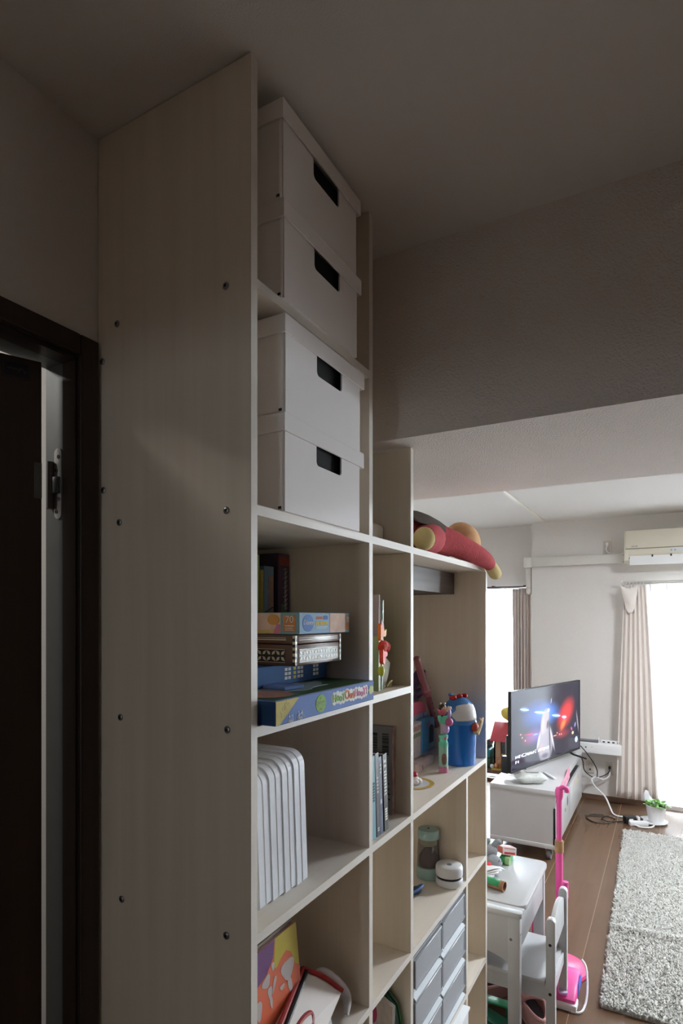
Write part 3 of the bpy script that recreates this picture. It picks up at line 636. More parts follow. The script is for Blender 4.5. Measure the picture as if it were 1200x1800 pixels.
cov('print_brown', [(0.10, 0.0005), (WB-0.0005, 0.0005), (WB-0.0005, 0.105), (0.205, 0.115), (0.18, 0.06), (0.14, 0.045)], 0, 0.0003, mat('cover_brown', (0.27, 0.10, 0.02), 0.4, noise=(20, 0.1)), bl)
M_CW = mat('cover_white', (0.42, 0.37, 0.36), 0.45, noise=(20, 0.05))
def blob(cx, cy, rx, ry, rot=0.0, w=0.15, ph=0.0, n=18):
    out = []
    for k in range(n):
        a = 2*PI*k/n; r = 1+w*math.sin(3*a+ph); X, Y = rx*r*math.cos(a), ry*r*math.sin(a)
        out.append((cx+X*math.cos(rot)-Y*math.sin(rot), cy+X*math.sin(rot)+Y*math.cos(rot)))
    return out
for f in (blob(0.135, 0.165, 0.026, 0.022), blob(0.140, 0.125, 0.008, 0.020, 0.2), blob(0.165, 0.118, 0.006, 0.022, 0.9), blob(0.132, 0.088, 0.006, 0.020, -0.2), blob(0.108, 0.138, 0.010, 0.006), blob(0.052, 0.178, 0.016, 0.012, 0.4), blob(0.062, 0.150, 0.008, 0.014), blob(0.080, 0.160, 0.005, 0.018, -0.5), blob(0.064, 0.128, 0.005, 0.012), blob(0.080, 0.198, 0.006, 0.009), blob(0.018, 0.135, 0.012, 0.020), blob(0.205, 0.16, 0.008, 0.026, 0.3)):
    f = [(0.070+p[0]*0.85, 0.012+p[1]*0.85) for p in f]
    if max(p[0] for p in f) > WB-0.002: continue
    cov('printed_figure', f, 0.0003, 0.0006, M_CW, bl)
for k, lab in enumerate(('grey-edged picture book right behind the orange cover', 'pale-edged picture book at the back of the leaning row')):
    o = thing('picture_book', lab, 'book', (-0.70, 0.90, E1)); d = -0.0075-0.010*k
    cov('pages', [(0.002, 0.0), (WB-0.004, 0.0), (WB-0.004, HB+0.004+0.004*k), (0.002, HB+0.004+0.004*k)], d-0.006, d-0.002, MATS['page_edge'], o)
    cov('cover', [(0, 0), (WB-0.002, 0), (WB-0.002, HB+0.006+0.004*k), (0, HB+0.006+0.004*k)], d-0.002, d, mat('cover_taupe', (0.26, 0.21, 0.18), 0.5, noise=(40, 0.2)), o)
# white pouch with red piping
po = thing('pouch', 'white pouch with red piping and black zip, slumped on lower shelf', 'pouch', (-0.63, 0.95, E1), local=False)
A_ = Vector((-0.590, 0.800, E1+0.004)); Ux = Vector((-0.040, 0.235, 0.045)); Vx = Vector((-0.105, 0.010, 0.085)); Uy = Vector((0.06, 0.10, -0.065))
def quad_slab(pts, t, m, n, par, up=Vector((0.4, -0.2, 0.9)), bev=0):
    b = B(); up = up.normalized(); va = [b.bm.verts.new(Vector(p)) for p in pts]; vb = [b.bm.verts.new(Vector(p)-up*t) for p in pts]; k = len(pts)
    fs = [b.bm.faces.new(va), b.bm.faces.new(vb[::-1])]+[b.bm.faces.new((va[(i+1) % k], va[i], vb[i], vb[(i+1) % k])) for i in range(k)]
    bmesh.ops.recalc_face_normals(b.bm, faces=fs); return part(n, b, m, par, smooth=False)
# corner points in space: ridge runs from near-left-low to far-right-high, panel slopes down to the shelf front
r0, r1 = Vector((-0.600, 0.800, E1+0.075)), Vector((-0.668, 1.040, E1+0.112))
f0, f1 = Vector((-0.572, 0.895, E1+0.012)), Vector((-0.606, 1.098, E1+0.052))
def L2(a, b, t): return a+(b-a)*t
quad_slab([r0, f0, f1, r1], 0.010, mat('pouch_white', (0.66, 0.60, 0.56), 0.55, noise=(20, 0.05)), 'front_panel', po)
back0, back1 = r0+Vector((-0.05, 0.005, -0.045)), r1+Vector((-0.055, 0.0, -0.055))
quad_slab([back0, r0, r1, back1], 0.010, MATS['pouch_white'], 'back_panel', po, up=Vector((-0.5, 0.1, 0.85)))
M_RB = mat('pouch_red', (0.30, 0.012, 0.010), 0.5, noise=(30, 0.1))
part('piping', B().tube([r0, r1], 0.0055, 8), M_RB, po, 'dark red piping')
part('piping', B().tube(smooth_path([r1, L2(r1, f1, 0.5)+Vector((0, 0.004, 0.004)), f1]), 0.0055, 8), M_RB, po, 'dark red piping')
part('zip', B().tube([L2(r0, f0, 0.13)+Vector((0.003, 0, 0.003)), L2(r1, f1, 0.11)+Vector((0.003, -0.006, 0.003))], 0.0050, 8), M_BLACK, po, 'black zip strip')
lp = [L2(r0, f0, 0.30), L2(L2(r0, r1, 0.45), L2(f0, f1, 0.45), 0.36), L2(L2(r0, r1, 0.62), L2(f0, f1, 0.62), 0.52), L2(L2(r0, r1, 0.50), L2(f0, f1, 0.50), 0.66), L2(L2(r0, r1, 0.2), L2(f0, f1, 0.2), 0.66)]
part('red_loop_print', B().tube(smooth_path([p+Vector((0.001, -0.001, 0.002)) for p in lp]), 0.0052, 8), M_RB, po)
part('lining', B().tube(smooth_path([r1+Vector((0.012, 0.030, -0.018)), r1+Vector((0.030, 0.048, -0.030)), f1+Vector((-0.002, 0.018, -0.018)), f1+Vector((0.016, -0.010, -0.042))]), [0.004+0.009*math.sin(PI*(k+1)/26) for k in range(25)], 10), mat('pouch_grey', (0.52, 0.49, 0.50), 0.7, noise=(40, 0.15)), po, 'grey crumpled lining')
part('filling', B().prism([(-0.72, E1), (-0.60, E1), (-0.61, E1+0.04), (-0.66, E1+0.075), (-0.70, E1+0.05)], 'y', 0.84, 1.05), MATS['pouch_grey'], po, smooth=False)

# ================================================================== middle column
A1 = LV['A'][1]
solo('tissue_box', B().box(-0.800, -0.628, 1.252, 1.358, A1, A1+0.055, bev=0.010, seg=3), mat('beige_plastic', (0.52, 0.46, 0.37), 0.5, noise=(20, 0.04)), 'small beige rounded box on the shelf top between two uprights', 'small box')
b = B()
for k in range(60):
    z = A1+0.004+0.0023*k+random.uniform(0, 0.003); y = 1.185+0.012*math.exp(-((k-20)/25)**2)+random.uniform(-0.004, 0.006)
    x = random.uniform(-0.66, -0.60); b.tube([(x, 1.168, z), (x+0.004, (1.168+y)/2, z+0.003), (x+random.uniform(-0.006, 0.006), y+0.006, z-0.001)], [0.0035, 0.003, 0.0012], 5)
b.ell((-0.66, 1.184, A1+0.068), (0.055, 0.015, 0.066))
solo('knit_cushion', b, mat('grey_fringe', (0.40, 0.40, 0.41), 0.9, noise=(90, 0.25)), 'grey fringed textile squeezed behind the divider by white boxes', 'textile')
# files on C
def lean(o, ang): o.rotation_euler = (ang, 0, 0)
def sheet_file(name, label, x0, x1, y, th, top, m, ang, cat='folder', z0=C1):
    o = solo(name, B().box(x0, x1, y-th/2, y+th/2, z0, z0+top, bev=0.0004, seg=1), m, label, cat, smooth=False); lean(o, ang); return o
sheet_file('folder', 'grey-pink folder standing left of the green folders', -0.86, -0.598, 1.262, 0.0050, 0.226, mat('file_grey', (0.42, 0.35, 0.34), 0.6, noise=(30, 0.15)), -0.02)
sheet_file('folder', 'dark maroon folder between grey-pink and white ones', -0.86, -0.604, 1.2705, 0.0040, 0.216, mat('file_maroon', (0.13, 0.06, 0.07), 0.6, noise=(30, 0.15)), -0.02)
sheet_file('folder', 'thin white folder next to the dark green one', -0.86, -0.600, 1.2760, 0.0022, 0.214, mat('file_white', (0.60, 0.58, 0.52), 0.6, noise=(30, 0.08)), -0.02)
sheet_file('folder', 'dark green clear folder leaning in the middle column', -0.86, -0.600, 1.2860, 0.0070, 0.214, mat('file_green', (0.075, 0.155, 0.045), 0.35, noise=(30, 0.2)), -0.03)
sheet_file('folder', 'pale green folder bottom beside the paper craft', -0.86, -0.590, 1.250, 0.0100, 0.128, mat('file_pale', (0.30, 0.38, 0.20), 0.5, noise=(30, 0.1)), 0.0)
# crumpled pale paper with zig-zag edge
b = B().prism([(-0.655, C1), (-0.640, C1), (-0.632, C1+0.05), (-0.634, C1+0.10), (-0.65, C1+0.115), (-0.66, C1+0.06)], 'y', 1.300, 1.3015)
pts = [(1.290, C1+0.120), (1.296, C1+0.102), (1.312, C1+0.100), (1.300, C1+0.082), (1.316, C1+0.070), (1.334, C1+0.060), (1.322, C1+0.030), (1.305, C1+0.004), (1.288, C1+0.0), (1.286, C1+0.05)]
solo('craft_paper', B().prism(pts, 'x', -0.602, -0.6005), mat('paper_olive', (0.36, 0.33, 0.24), 0.7, noise=(40, 0.2)), 'crumpled olive paper with jagged edge below the green folder', 'paper', smooth=False)
b = B(); [b.tube(smooth_path([(-0.596, 1.302, C1+0.006), (-0.590, 1.312+0.004*k, C1+0.018), (-0.594, 1.320, C1+0.006+0.004*k), (-0.600, 1.312, C1+0.003)], 5), 0.0018, 6) for k in range(3)]
solo('raffia_ribbon', b, mat('raffia', (0.45, 0.37, 0.16), 0.7, noise=(60, 0.2)), 'small tangle of yellow raffia at the folder foot', 'ribbon')
fo = thing('origami_flower', 'red and orange folded paper flower clipped to the folders', 'paper flower', (-0.606, 1.258, 1.54))
MRED = mat('paper_red', (0.72, 0.055, 0.03), 0.55, noise=(25, 0.1)); MOR = mat('paper_orange', (0.80, 0.20, 0.03), 0.55, noise=(25, 0.1)); MYE = mat('paper_yellow', (0.72, 0.58, 0.08), 0.55, noise=(25, 0.1))
def fan(b, pts, x0, x1): return b.prism(pts, 'x', x0, x1)
part('orange_petal', fan(B(), [(1.236, 1.575), (1.236, 1.615), (1.252, 1.604), (1.262, 1.590), (1.250, 1.583)], -0.588, -0.580), MOR, fo, smooth=False)
part('yellow_petal', fan(B(), [(1.258, 1.588), (1.263, 1.598), (1.272, 1.602), (1.270, 1.588), (1.262, 1.582)], -0.588, -0.582), MYE, fo, smooth=False)
part('red_petal', B().ell((-0.580, 1.249, 1.562), (0.012, 0.017, 0.014), (0.3, 0, 0), 8, 6).ell((-0.576, 1.260, 1.560), (0.010, 0.010, 0.012), None, 8, 6), MRED, fo, smooth=False)
part('red_petal', fan(B(), [(1.236, 1.526), (1.236, 1.556), (1.258, 1.552), (1.260, 1.540), (1.250, 1.536), (1.249, 1.522), (1.242, 1.520)], -0.584, -0.574), MRED, fo, smooth=False)
part('pink_tip', fan(B(), [(1.252, 1.606), (1.250, 1.624), (1.262, 1.612), (1.266, 1.604)], -0.588, -0.585), mat('paper_pink', (0.55, 0.30, 0.32), 0.6, noise=(25, 0.1)), fo, smooth=False)
part('lime_tab', B().ell((-0.580, 1.238, 1.505), (0.008, 0.010, 0.012), None, 10, 8), mat('paper_lime', (0.60, 0.64, 0.06), 0.5, noise=(25, 0.1)), fo)
# books on D
o = thing('workbook', 'large grey workbook with two barcodes against the divider', 'book', (-0.74, 1.37, D1))
part('cover', B().box(-0.868, -0.610, 1.366, 1.368, D1, D1+0.222), mat('book_greyblue', (0.36, 0.36, 0.375), 0.55, noise=(25, 0.05)), o, smooth=False)
part('pages', B().box(-0.866, -0.6105, 1.368, 1.3805, D1+0.002, D1+0.220), mat('pages_cream', (0.55, 0.48, 0.36), 0.7, noise=(120, 0.2, (1, 1, 6))), o, smooth=False)
sp = part('spine', B().box(-0.610, -0.6085, 1.366, 1.3835, D1, D1+0.222), mat('spine_mix', (0.46, 0.30, 0.27), 0.55, noise=(55, 0.9, (1, 1, 1))), o, smooth=False)
part('cover', B().box(-0.868, -0.610, 1.3805, 1.3835, D1, D1+0.222), MATS['book_greyblue'], o, smooth=False)
for c in (-0.660, -0.628):
    b = B(); z = D1+0.150
    random.seed(int(abs(c)*1000))
    while z < D1+0.202:
        t = random.choice([0.0007, 0.0012, 0.002, 0.0028]); b.box(c-0.009, c+0.009, 1.3654, 1.366, z, z+t); z += t+random.choice([0.0008, 0.0014, 0.002])
    part('barcode', b, M_BLACK, o, 'black barcode', smooth=False)
b = B(); [b.box(-0.668+0.018*k, -0.6665+0.018*k, 1.3655, 1.366, D1+0.085, D1+0.138) for k in range(3)]
part('printed_lines', b, mat('ink_grey', (0.12, 0.12, 0.13), 0.6, noise=(60, 0.2)), o, smooth=False)
b = B(); [b.tube([(-0.632+0.002*k, 1.3655, D1+0.080-0.013*k), (-0.618+0.001*k, 1.3655, D1+0.077-0.013*k)], 0.0018, 6) for k in range(4)]
part('printed_title', b, M_BLACK, o)
def tallbook(label, y, th, top, x1, m, ang, print_, ph):
    o = thing('book', label, 'book', (x1-0.07, y, D1)); lean(o, ang)
    part('cover', B().box(x1-0.148, x1, y-th/2, y-th/2+0.0012, D1, D1+top).box(x1-0.148, x1, y+th/2-0.0012, y+th/2, D1, D1+top).box(x1-0.0012, x1, y-th/2+0.0012, y+th/2-0.0012, D1, D1+top), m, o, smooth=False)
    part('pages', B().box(x1-0.146, x1-0.0012, y-th/2+0.0012, y+th/2-0.0012, D1+0.001, D1+top-0.003), MATS['page_edge'], o, smooth=False)
    b = B()
    for (z0, z1, n) in ph:
        for k in range(n):
            a = z0+(z1-z0)*k/n; b.box(x1, x1+0.0004, y-th*0.26, y+th*0.26, D1+a, D1+a+(z1-z0)/n*0.66)
    part('spine_print', b, print_, o, smooth=False)
MPG = mat('print_grey', (0.50, 0.50, 0.52), 0.5, noise=(60, 0.2))
tallbook('slim teal book, leftmost of the leaning row', 1.200, 0.018, 0.188, -0.579, mat('book_teal', (0.13, 0.32, 0.38), 0.45, noise=(30, 0.1)), 0.035, mat('print_darkteal', (0.03, 0.10, 0.14), 0.5, noise=(60, 0.2)), [(0.085, 0.13, 7)])
tallbook('charcoal hardback next to the slim teal book', 1.2205, 0.017, 0.192, -0.578, mat('book_charcoal', (0.05, 0.05, 0.06), 0.35, noise=(30, 0.2)), 0.055, MPG, [(0.10, 0.14, 5), (0.012, 0.022, 2)])
tallbook('navy hardback between two blackish books', 1.2400, 0.015, 0.180, -0.579, mat('book_navy', (0.06, 0.075, 0.14), 0.35, noise=(30, 0.4)), 0.060, MPG, [(0.07, 0.085, 1), (0.14, 0.165, 3)])
tallbook('black hardback with white spine lettering, rightmost of the row', 1.2640, 0.021, 0.182, -0.578, mat('book_black', (0.02, 0.02, 0.022), 0.35, noise=(30, 0.2)), 0.068, M_PRINTW, [(0.085, 0.145, 8), (0.025, 0.055, 5), (0.150, 0.172, 2)])
# books and green folder on F
F1 = LV['F'][1]
o = thing('magazine', 'patterned magazine with blue and crimson cover in lower cell', 'magazine', (-0.70, 1.29, F1)); lean(o, 0.03)
o.rotation_euler = (0, 0, 0)
Mz = Matrix.Translation((-0.595, 1.335, F1)) @ Matrix.Rotation(math.radians(-24), 4, 'Z') @ Matrix.Rotation(math.radians(3), 4, 'Y')
part('cover', B().box(-0.20, 0, -0.012, -0.011, 0, 0.258, M=Mz), mat('mag_beige', (0.42, 0.37, 0.34), 0.5, noise=(45, 0.35)), o, smooth=False)
part('pages', B().box(-0.20, -0.001, -0.011, -0.004, 0.002, 0.256, M=Mz), mat('mag_pages', (0.70, 0.68, 0.64), 0.6, noise=(60, 0.1)), o, smooth=False)
part('blue_print', B().prism([(-0.20, 0.16), (-0.075, 0.16), (-0.075, 0.225), (-0.090, 0.252), (-0.20, 0.252)], 'y', -0.0126, -0.012, M=Mz), mat('mag_blue', (0.03, 0.10, 0.30), 0.45, noise=(20, 0.15)), o, smooth=False)
part('crimson_print', B().prism([(-0.075+0.020*math.cos(2*PI*k/20), 0.205+0.030*math.sin(2*PI*k/20)) for k in range(20)], 'y', -0.0130, -0.0126, M=Mz), mat('mag_crimson', (0.27, 0.02, 0.09), 0.45, noise=(20, 0.15)), o, smooth=False)
part('cover', B().box(-0.20, 0.0, -0.004, -0.003, 0, 0.258, M=Mz), M_PRINTW, o, smooth=False)
b = B().prism([(-0.72, F1), (-0.600, F1), (-0.592, F1+0.03), (-0.590, F1+0.19), (-0.600, F1+0.232), (-0.625, F1+0.258), (-0.72, F1+0.262)], 'y', 1.3605, 1.381, bev=0.004)
o = thing('file_case', 'dark green plastic file case with rounded corner in lower cell', 'file case', (-0.65, 1.371, F1))
part('shell', b, mat('green_plastic', (0.012, 0.075, 0.045), 0.3, noise=(15, 0.2)), o)
part('rim', B().tube([(-0.599, 1.371, F1+0.01), (-0.589, 1.371, F1+0.03), (-0.587, 1.371, F1+0.19), (-0.598, 1.371, F1+0.235), (-0.625, 1.371, F1+0.261), (-0.70, 1.371, F1+0.265)], 0.003, 6), mat('green_rim', (0.05, 0.17, 0.06), 0.3, noise=(15, 0.1)), o)

# ================================================================== right column
# plush doll lying on the top board
pd = thing('plush_doll', 'soft doll in a red knit suit sprawled along the top board', 'plush toy', (-0.63, 1.72, A1))
M_RK = mat('red_knit', (0.42, 0.075, 0.085), 0.95, spec=0.1, noise=(38, 0.28, (1, 2.2, 1)), bump=(150, 0.6, 0.003))
M_CF = mat('cream_fleece', (0.66, 0.55, 0.27), 0.95, spec=0.1, noise=(90, 0.08), bump=(500, 0.5, 0.002))
M_TF = mat('tan_fleece', (0.60, 0.37, 0.20), 0.95, spec=0.1, noise=(90, 0.1), bump=(500, 0.5, 0.002))
M_VB = mat('vest_brown', (0.10, 0.08, 0.068), 0.9, spec=0.1, noise=(60, 0.2), bump=(300, 0.5, 0.002))
sp_ = smooth_path([(-0.640, 1.46, 1.858), (-0.640, 1.56, 1.868), (-0.645, 1.70, 1.868), (-0.650, 1.82, 1.866), (-0.650, 1.94, 1.87)], 6)
part('body', B().tube(sp_, [0.030+0.022*math.sin(PI*min(1, (k+2)/(len(sp_)+2))) for k in range(len(sp_))], 18), M_RK, pd)
lp1 = smooth_path([(-0.620, 1.66, 1.862), (-0.600, 1.60, 1.856), (-0.588, 1.545, 1.849), (-0.580, 1.505, 1.842)], 6)
part('leg', B().tube(lp1, [0.048-0.014*k/(len(lp1)-1) for k in range(len(lp1))], 16), M_RK, pd)
part('foot', B().ell((-0.572, 1.490, 1.8395), (0.030, 0.034, 0.0320), (0, 0, 0.4)), M_CF, pd, 'cream round foot seen sole first')
lp2 = smooth_path([(-0.630, 1.66, 1.868), (-0.605, 1.76, 1.866), (-0.580, 1.85, 1.853), (-0.556, 1.94, 1.836), (-0.545, 2.00, 1.823), (-0.541, 2.035, 1.812)], 6)
part('leg', B().tube(lp2, [0.047-0.0255*(k/(len(lp2)-1)) for k in range(len(lp2))], 16), M_RK, pd)
fp = smooth_path([(-0.541, 2.025, 1.816), (-0.539, 2.055, 1.803), (-0.538, 2.085, 1.790), (-0.537, 2.110, 1.782), (-0.537, 2.124, 1.778)], 5)
part('foot', B().tube(fp, [0.016, 0.0185, 0.020, 0.021, 0.0215, 0.022, 0.0222, 0.0224, 0.0226, 0.0228, 0.023, 0.0228, 0.0225, 0.022, 0.021, 0.0195, 0.0175, 0.015, 0.0115, 0.007, 0.002][:len(fp)], 16), M_CF, pd, 'cream foot hanging over the shelf edge')
part('head', B().ell((-0.640, 2.045, 1.898), (0.062, 0.105, 0.060), (-0.25, 0, 0.1), 28, 16), M_TF, pd, 'tan fleece back of head')
# vest: a curved cloth lying over the back
rows = []
for i in range(15):
    t = i/14; c = sp_[int(t*0.78*(len(sp_)-1))]; row = []
    for j in range(15):
        a = math.radians(150-(118+22*math.sin(PI*min(1, t/0.95)))*j/14)
        r = 0.0600-0.003*math.cos(t*6)
        row.append((c.x+r*math.cos(a)*1.02, c.y+0.012*math.sin(j*1.3)*0.3, c.z+r*math.sin(a)*0.98))
    rows.append(row)
b = B(); b.sheet(rows); vv = part('vest', b, M_VB, pd, 'dark brown vest')
so = vv.modifiers.new('thickness', 'SOLIDIFY'); so.thickness = 0.004; so.offset = 1

# blue bucket with domed lid
bc = Vector((-0.628, 1.968, D1)); R = 0.0585
bk_ = thing('toy_bucket', 'shiny blue plastic bucket with domed lid and white patch', 'toy bucket', bc)
M_BK = mat('bucket_blue', (0.016, 0.16, 0.56), 0.16, spec=0.6, noise=(8, 0.1)); M_LID = mat('lid_blue', (0.05, 0.20, 0.50), 0.2, spec=0.6, noise=(8, 0.08))
part('pail', B().lathe([(R*0.93, 0), (R*0.95, 0.001), (R*0.96, 0.02), (R, 0.132), (R*1.015, 0.134), (R*1.015, 0.138), (R*0.9, 0.139)], bc, 40), M_BK, bk_)
pf = [(R*1.02, 0.139), (R*1.02, 0.146), (R*0.985, 0.150), (R*0.965, 0.165), (R*0.90, 0.185), (R*0.76, 0.204), (R*0.55, 0.218), (R*0.28, 0.226), (0.0005, 0.2285)]
part('lid', B().lathe(pf, bc, 40), M_LID, bk_)
# white patch following the dome on the side that faces out
def dome(th, z, lift=0.0012):
    zs = [p[1] for p in pf[2:]]; rs = [p[0] for p in pf[2:]]
    r = float(np.interp(z, zs, rs))+lift
    return (bc.x+r*math.cos(th), bc.y+r*math.sin(th), bc.z+z+lift*0.5)
rows = []
for i in range(13):
    z = 0.1515+i*0.0046; t = i/12
    w = (1.05-0.15*math.cos(t*9))*(1.0 if t < 0.75 else math.sqrt(max(0.03, 1-((t-0.75)/0.26)**2)))
    rows.append([dome(-0.55+w*(j/20*2-1), z) for j in range(21)])
b = B(); b.sheet(rows); wp = part('white_patch', b, mat('patch_white', (0.74, 0.74, 0.74), 0.25, noise=(12, 0.03)), bk_)
wp.modifiers.new('thickness', 'SOLIDIFY').thickness = 0.0008
part('top_knob', B().ell((bc.x-0.012, bc.y-0.028, bc.z+0.226), (0.013, 0.011, 0.009)).ell((bc.x+0.006, bc.y-0.012, bc.z+0.231), (0.010, 0.009, 0.007)).ell((bc.x+0.016, bc.y+0.010, bc.z+0.230), (0.011, 0.010, 0.008)), mat('toy_red', (0.46, 0.02, 0.018), 0.25, noise=(12, 0.08)), bk_)
part('top_bead', B().ell((bc.x-0.020, bc.y-0.030, bc.z+0.236), (0.008, 0.008, 0.006)), M_LID, bk_)
dirv = Vector((math.cos(-0.25), math.sin(-0.25), 0))
hb = bc+dirv*(R+0.004)+Vector((0, 0, 0.130))
part('handle_pivot', B().ell(hb, (0.011, 0.016, 0.017), (0, 0, -0.25)), mat('pivot_red', (0.40, 0.05, 0.02), 0.3, noise=(12, 0.08)), bk_)
part('wooden_tab', B().tube([hb+Vector((0.004, -0.004, -0.020)), hb+Vector((0.010, 0.012, -0.002)), hb+Vector((0.014, 0.024, 0.018)), hb+Vector((0.014, 0.040, 0.026))], [0.011, 0.008, 0.007, 0.004], 8), mat('tab_wood', (0.62, 0.45, 0.24), 0.5, noise=(30, 0.1)), bk_)
part('wooden_tab', B().tube([hb+Vector((0.014, 0.022, 0.014)), hb+Vector((0.012, 0.010, 0.030))], [0.006, 0.003], 8), MATS['tab_wood'], bk_)

# mint bubble-wand tube with a small doll topper
tb = Vector((-0.634, 1.824, D1))
tt = thing('bubble_wand', 'mint and pink toy wand tube with little doll topper', 'toy wand', tb)
M_MINT = mat('mint_plastic', (0.16, 0.58, 0.40), 0.3, noise=(12, 0.06)); M_LILAC = mat('lilac_plastic', (0.48, 0.36, 0.66), 0.3, noise=(12, 0.06)); M_MAG = mat('magenta_plastic', (0.46, 0.10, 0.27), 0.28, noise=(12, 0.1))
part('tube', B().lathe([(0.0145, 0), (0.0150, 0.002), (0.0150, 0.078), (0.0140, 0.082)], tb, 28), mat('tube_pale', (0.30, 0.52, 0.42), 0.25, noise=(12, 0.08)), tt)
part('pink_band', B().lathe([(0.0152, 0.001), (0.0154, 0.002), (0.0154, 0.020), (0.0152, 0.021)], tb, 28, cap=False), mat('label_pink', (0.55, 0.20, 0.32), 0.35, noise=(80, 0.3)), tt)
b = B(); b.sheet([[(tb.x+0.0154*math.cos(a), tb.y+0.0154*math.sin(a), D1+0.028+0.035*0.5*(1+math.sin(-PI/2+PI*i/10))*1.0) for a in [(-1.05+(j/10-0.5)*1.15*math.sin(PI*(0.12+0.76*i/10))) for j in range(11)]] for i in range(11)])
part('printed_oval', b, mat('label_brown', (0.20, 0.11, 0.09), 0.4, noise=(60, 0.5)), tt)
part('cap', B().lathe([(0.0155, 0.082), (0.0155, 0.096), (0.0130, 0.098), (0.0120, 0.106), (0.0150, 0.112), (0.0150, 0.120), (0.0100, 0.124)], tb, 28), M_MINT, tt)
part('stem', B().lathe([(0.0085, 0.124), (0.0095, 0.136), (0.0095, 0.150), (0.0110, 0.156)], tb, 20), mat('stem_cream', (0.52, 0.40, 0.46), 0.35, noise=(60, 0.25)), tt)
part('button', B().ell((tb.x+0.010, tb.y-0.010, D1+0.112), (0.005, 0.005, 0.005)), M_MAG, tt)
part('lilac_guard', B().ell((tb.x+0.010, tb.y-0.001, D1+0.140), (0.010, 0.012, 0.015)), M_LILAC, tt)
part('mint_head', B().lathe([(0.009, 0.154), (0.013, 0.160), (0.0135, 0.176), (0.010, 0.182)], tb, 24).tube([(tb.x-0.010, tb.y-0.012, D1+0.174), (tb.x+0.002, tb.y, D1+0.177), (tb.x+0.010, tb.y+0.006, D1+0.178)], 0.0105, 12), M_MINT, tt)
part('magenta_ball', B().ell((tb.x+0.016, tb.y+0.004, D1+0.163), (0.0145, 0.0145, 0.0145)), M_MAG, tt)
part('navy_strap', B().tube(smooth_path([(tb.x-0.004, tb.y-0.015, D1+0.172), (tb.x+0.001, tb.y-0.009, D1+0.186), (tb.x+0.010, tb.y, D1+0.186)], 5), 0.0032, 6), mat('navy', (0.01, 0.03, 0.07), 0.4, noise=(20, 0.1)), tt)
part('lilac_tab', B().ell((tb.x+0.018, tb.y+0.006, D1+0.190), (0.0055, 0.0075, 0.0150)), M_LILAC, tt)
part('doll_shirt', B().ell((tb.x-0.002, tb.y-0.004, D1+0.194), (0.013, 0.014, 0.011)).tube([(tb.x-0.008, tb.y-0.012, D1+0.196), (tb.x-0.014, tb.y-0.017, D1+0.205)], [0.005, 0.003], 8), mat('doll_pink', (0.50, 0.11, 0.16), 0.4, noise=(20, 0.1)), tt)
part('doll_head', B().ell((tb.x+0.001, tb.y-0.003, D1+0.2085), (0.0095, 0.0100, 0.0100)), mat('doll_skin', (0.55, 0.34, 0.22), 0.4, noise=(20, 0.04)), tt)
part('doll_hair', B().ell((tb.x-0.003, tb.y-0.002, D1+0.2125), (0.0115, 0.0125, 0.0095)).ell((tb.x-0.008, tb.y-0.008, D1+0.206), (0.006, 0.006, 0.009)), mat('doll_brown', (0.055, 0.030, 0.020), 0.4, noise=(20, 0.15)), tt)
part('doll_bow', B().ell((tb.x-0.006, tb.y-0.009, D1+0.2215), (0.003, 0.0045, 0.0035)).ell((tb.x+0.004, tb.y+0.004, D1+0.2215), (0.003, 0.0045, 0.0035)), mat('bow_cream', (0.68, 0.60, 0.55), 0.4, noise=(20, 0.05)), tt)
part('cream_hand', B().tube([(tb.x+0.010, tb.y+0.003, D1+0.196), (tb.x+0.014, tb.y+0.007, D1+0.206), (tb.x+0.016, tb.y+0.009, D1+0.213)], [0.006, 0.006, 0.003], 8).ell((tb.x+0.020, tb.y+0.012, D1+0.206), (0.003, 0.004, 0.006)), mat('hand_cream', (0.68, 0.56, 0.44), 0.4, noise=(20, 0.05)), tt)

# toy shop house behind: blue door block, white house block with pink roof, pale base
th_ = thing('toy_house', 'small toy shop with pink roof and blue arched door block', 'toy house', (-0.76, 1.87, D1))
M_TB = mat('door_blue', (0.045, 0.21, 0.40), 0.35, noise=(12, 0.08)); M_TW = mat('toy_white', (0.58, 0.50, 0.48), 0.45, noise=(55, 0.25)); M_TP = mat('toy_pink', (0.60, 0.48, 0.46), 0.45, noise=(40, 0.08)); M_PR = mat('roof_pink', (0.56, 0.10, 0.17), 0.4, noise=(20, 0.1))
part('base', B().prism([(1.78, D1), (1.93, D1), (1.93, D1+0.024), (1.78, D1+0.030)], 'x', -0.86, -0.705, bev=0.003), M_TP, th_)
part('front_step', B().prism([(1.775, D1), (1.812, D1), (1.812, D1+0.020), (1.775, D1+0.026)], 'x', -0.712, -0.698, bev=0.002), M_TP, th_)
part('orange_sticker', B().box(-0.698, -0.6972, 1.802, 1.811, D1+0.004, D1+0.019), mat('sticker_orange', (0.58, 0.20, 0.12), 0.5, noise=(20, 0.1)), th_, smooth=False)
part('ramp', B().prism([(1.815, D1+0.004), (2.02, D1+0.010), (2.02, D1+0.030), (1.815, D1+0.024)], 'x', -0.735, -0.722), mat('ramp_mauve', (0.34, 0.30, 0.36), 0.45, noise=(60, 0.5)), th_, smooth=False)
part('house_block', B().box(-0.87, -0.735, 1.80, 1.905, D1+0.03, D1+0.145, bev=0.002), M_TW, th_)
part('shop_band', B().box(-0.735, -0.7344, 1.80, 1.905, D1+0.098, D1+0.112), mat('band_green', (0.26, 0.34, 0.18), 0.45, noise=(90, 0.6)), th_, smooth=False)
part('shop_band', B().box(-0.735, -0.7344, 1.80, 1.905, D1+0.120, D1+0.135), mat('band_mix', (0.42, 0.24, 0.20), 0.45, noise=(90, 0.6)), th_, smooth=False)
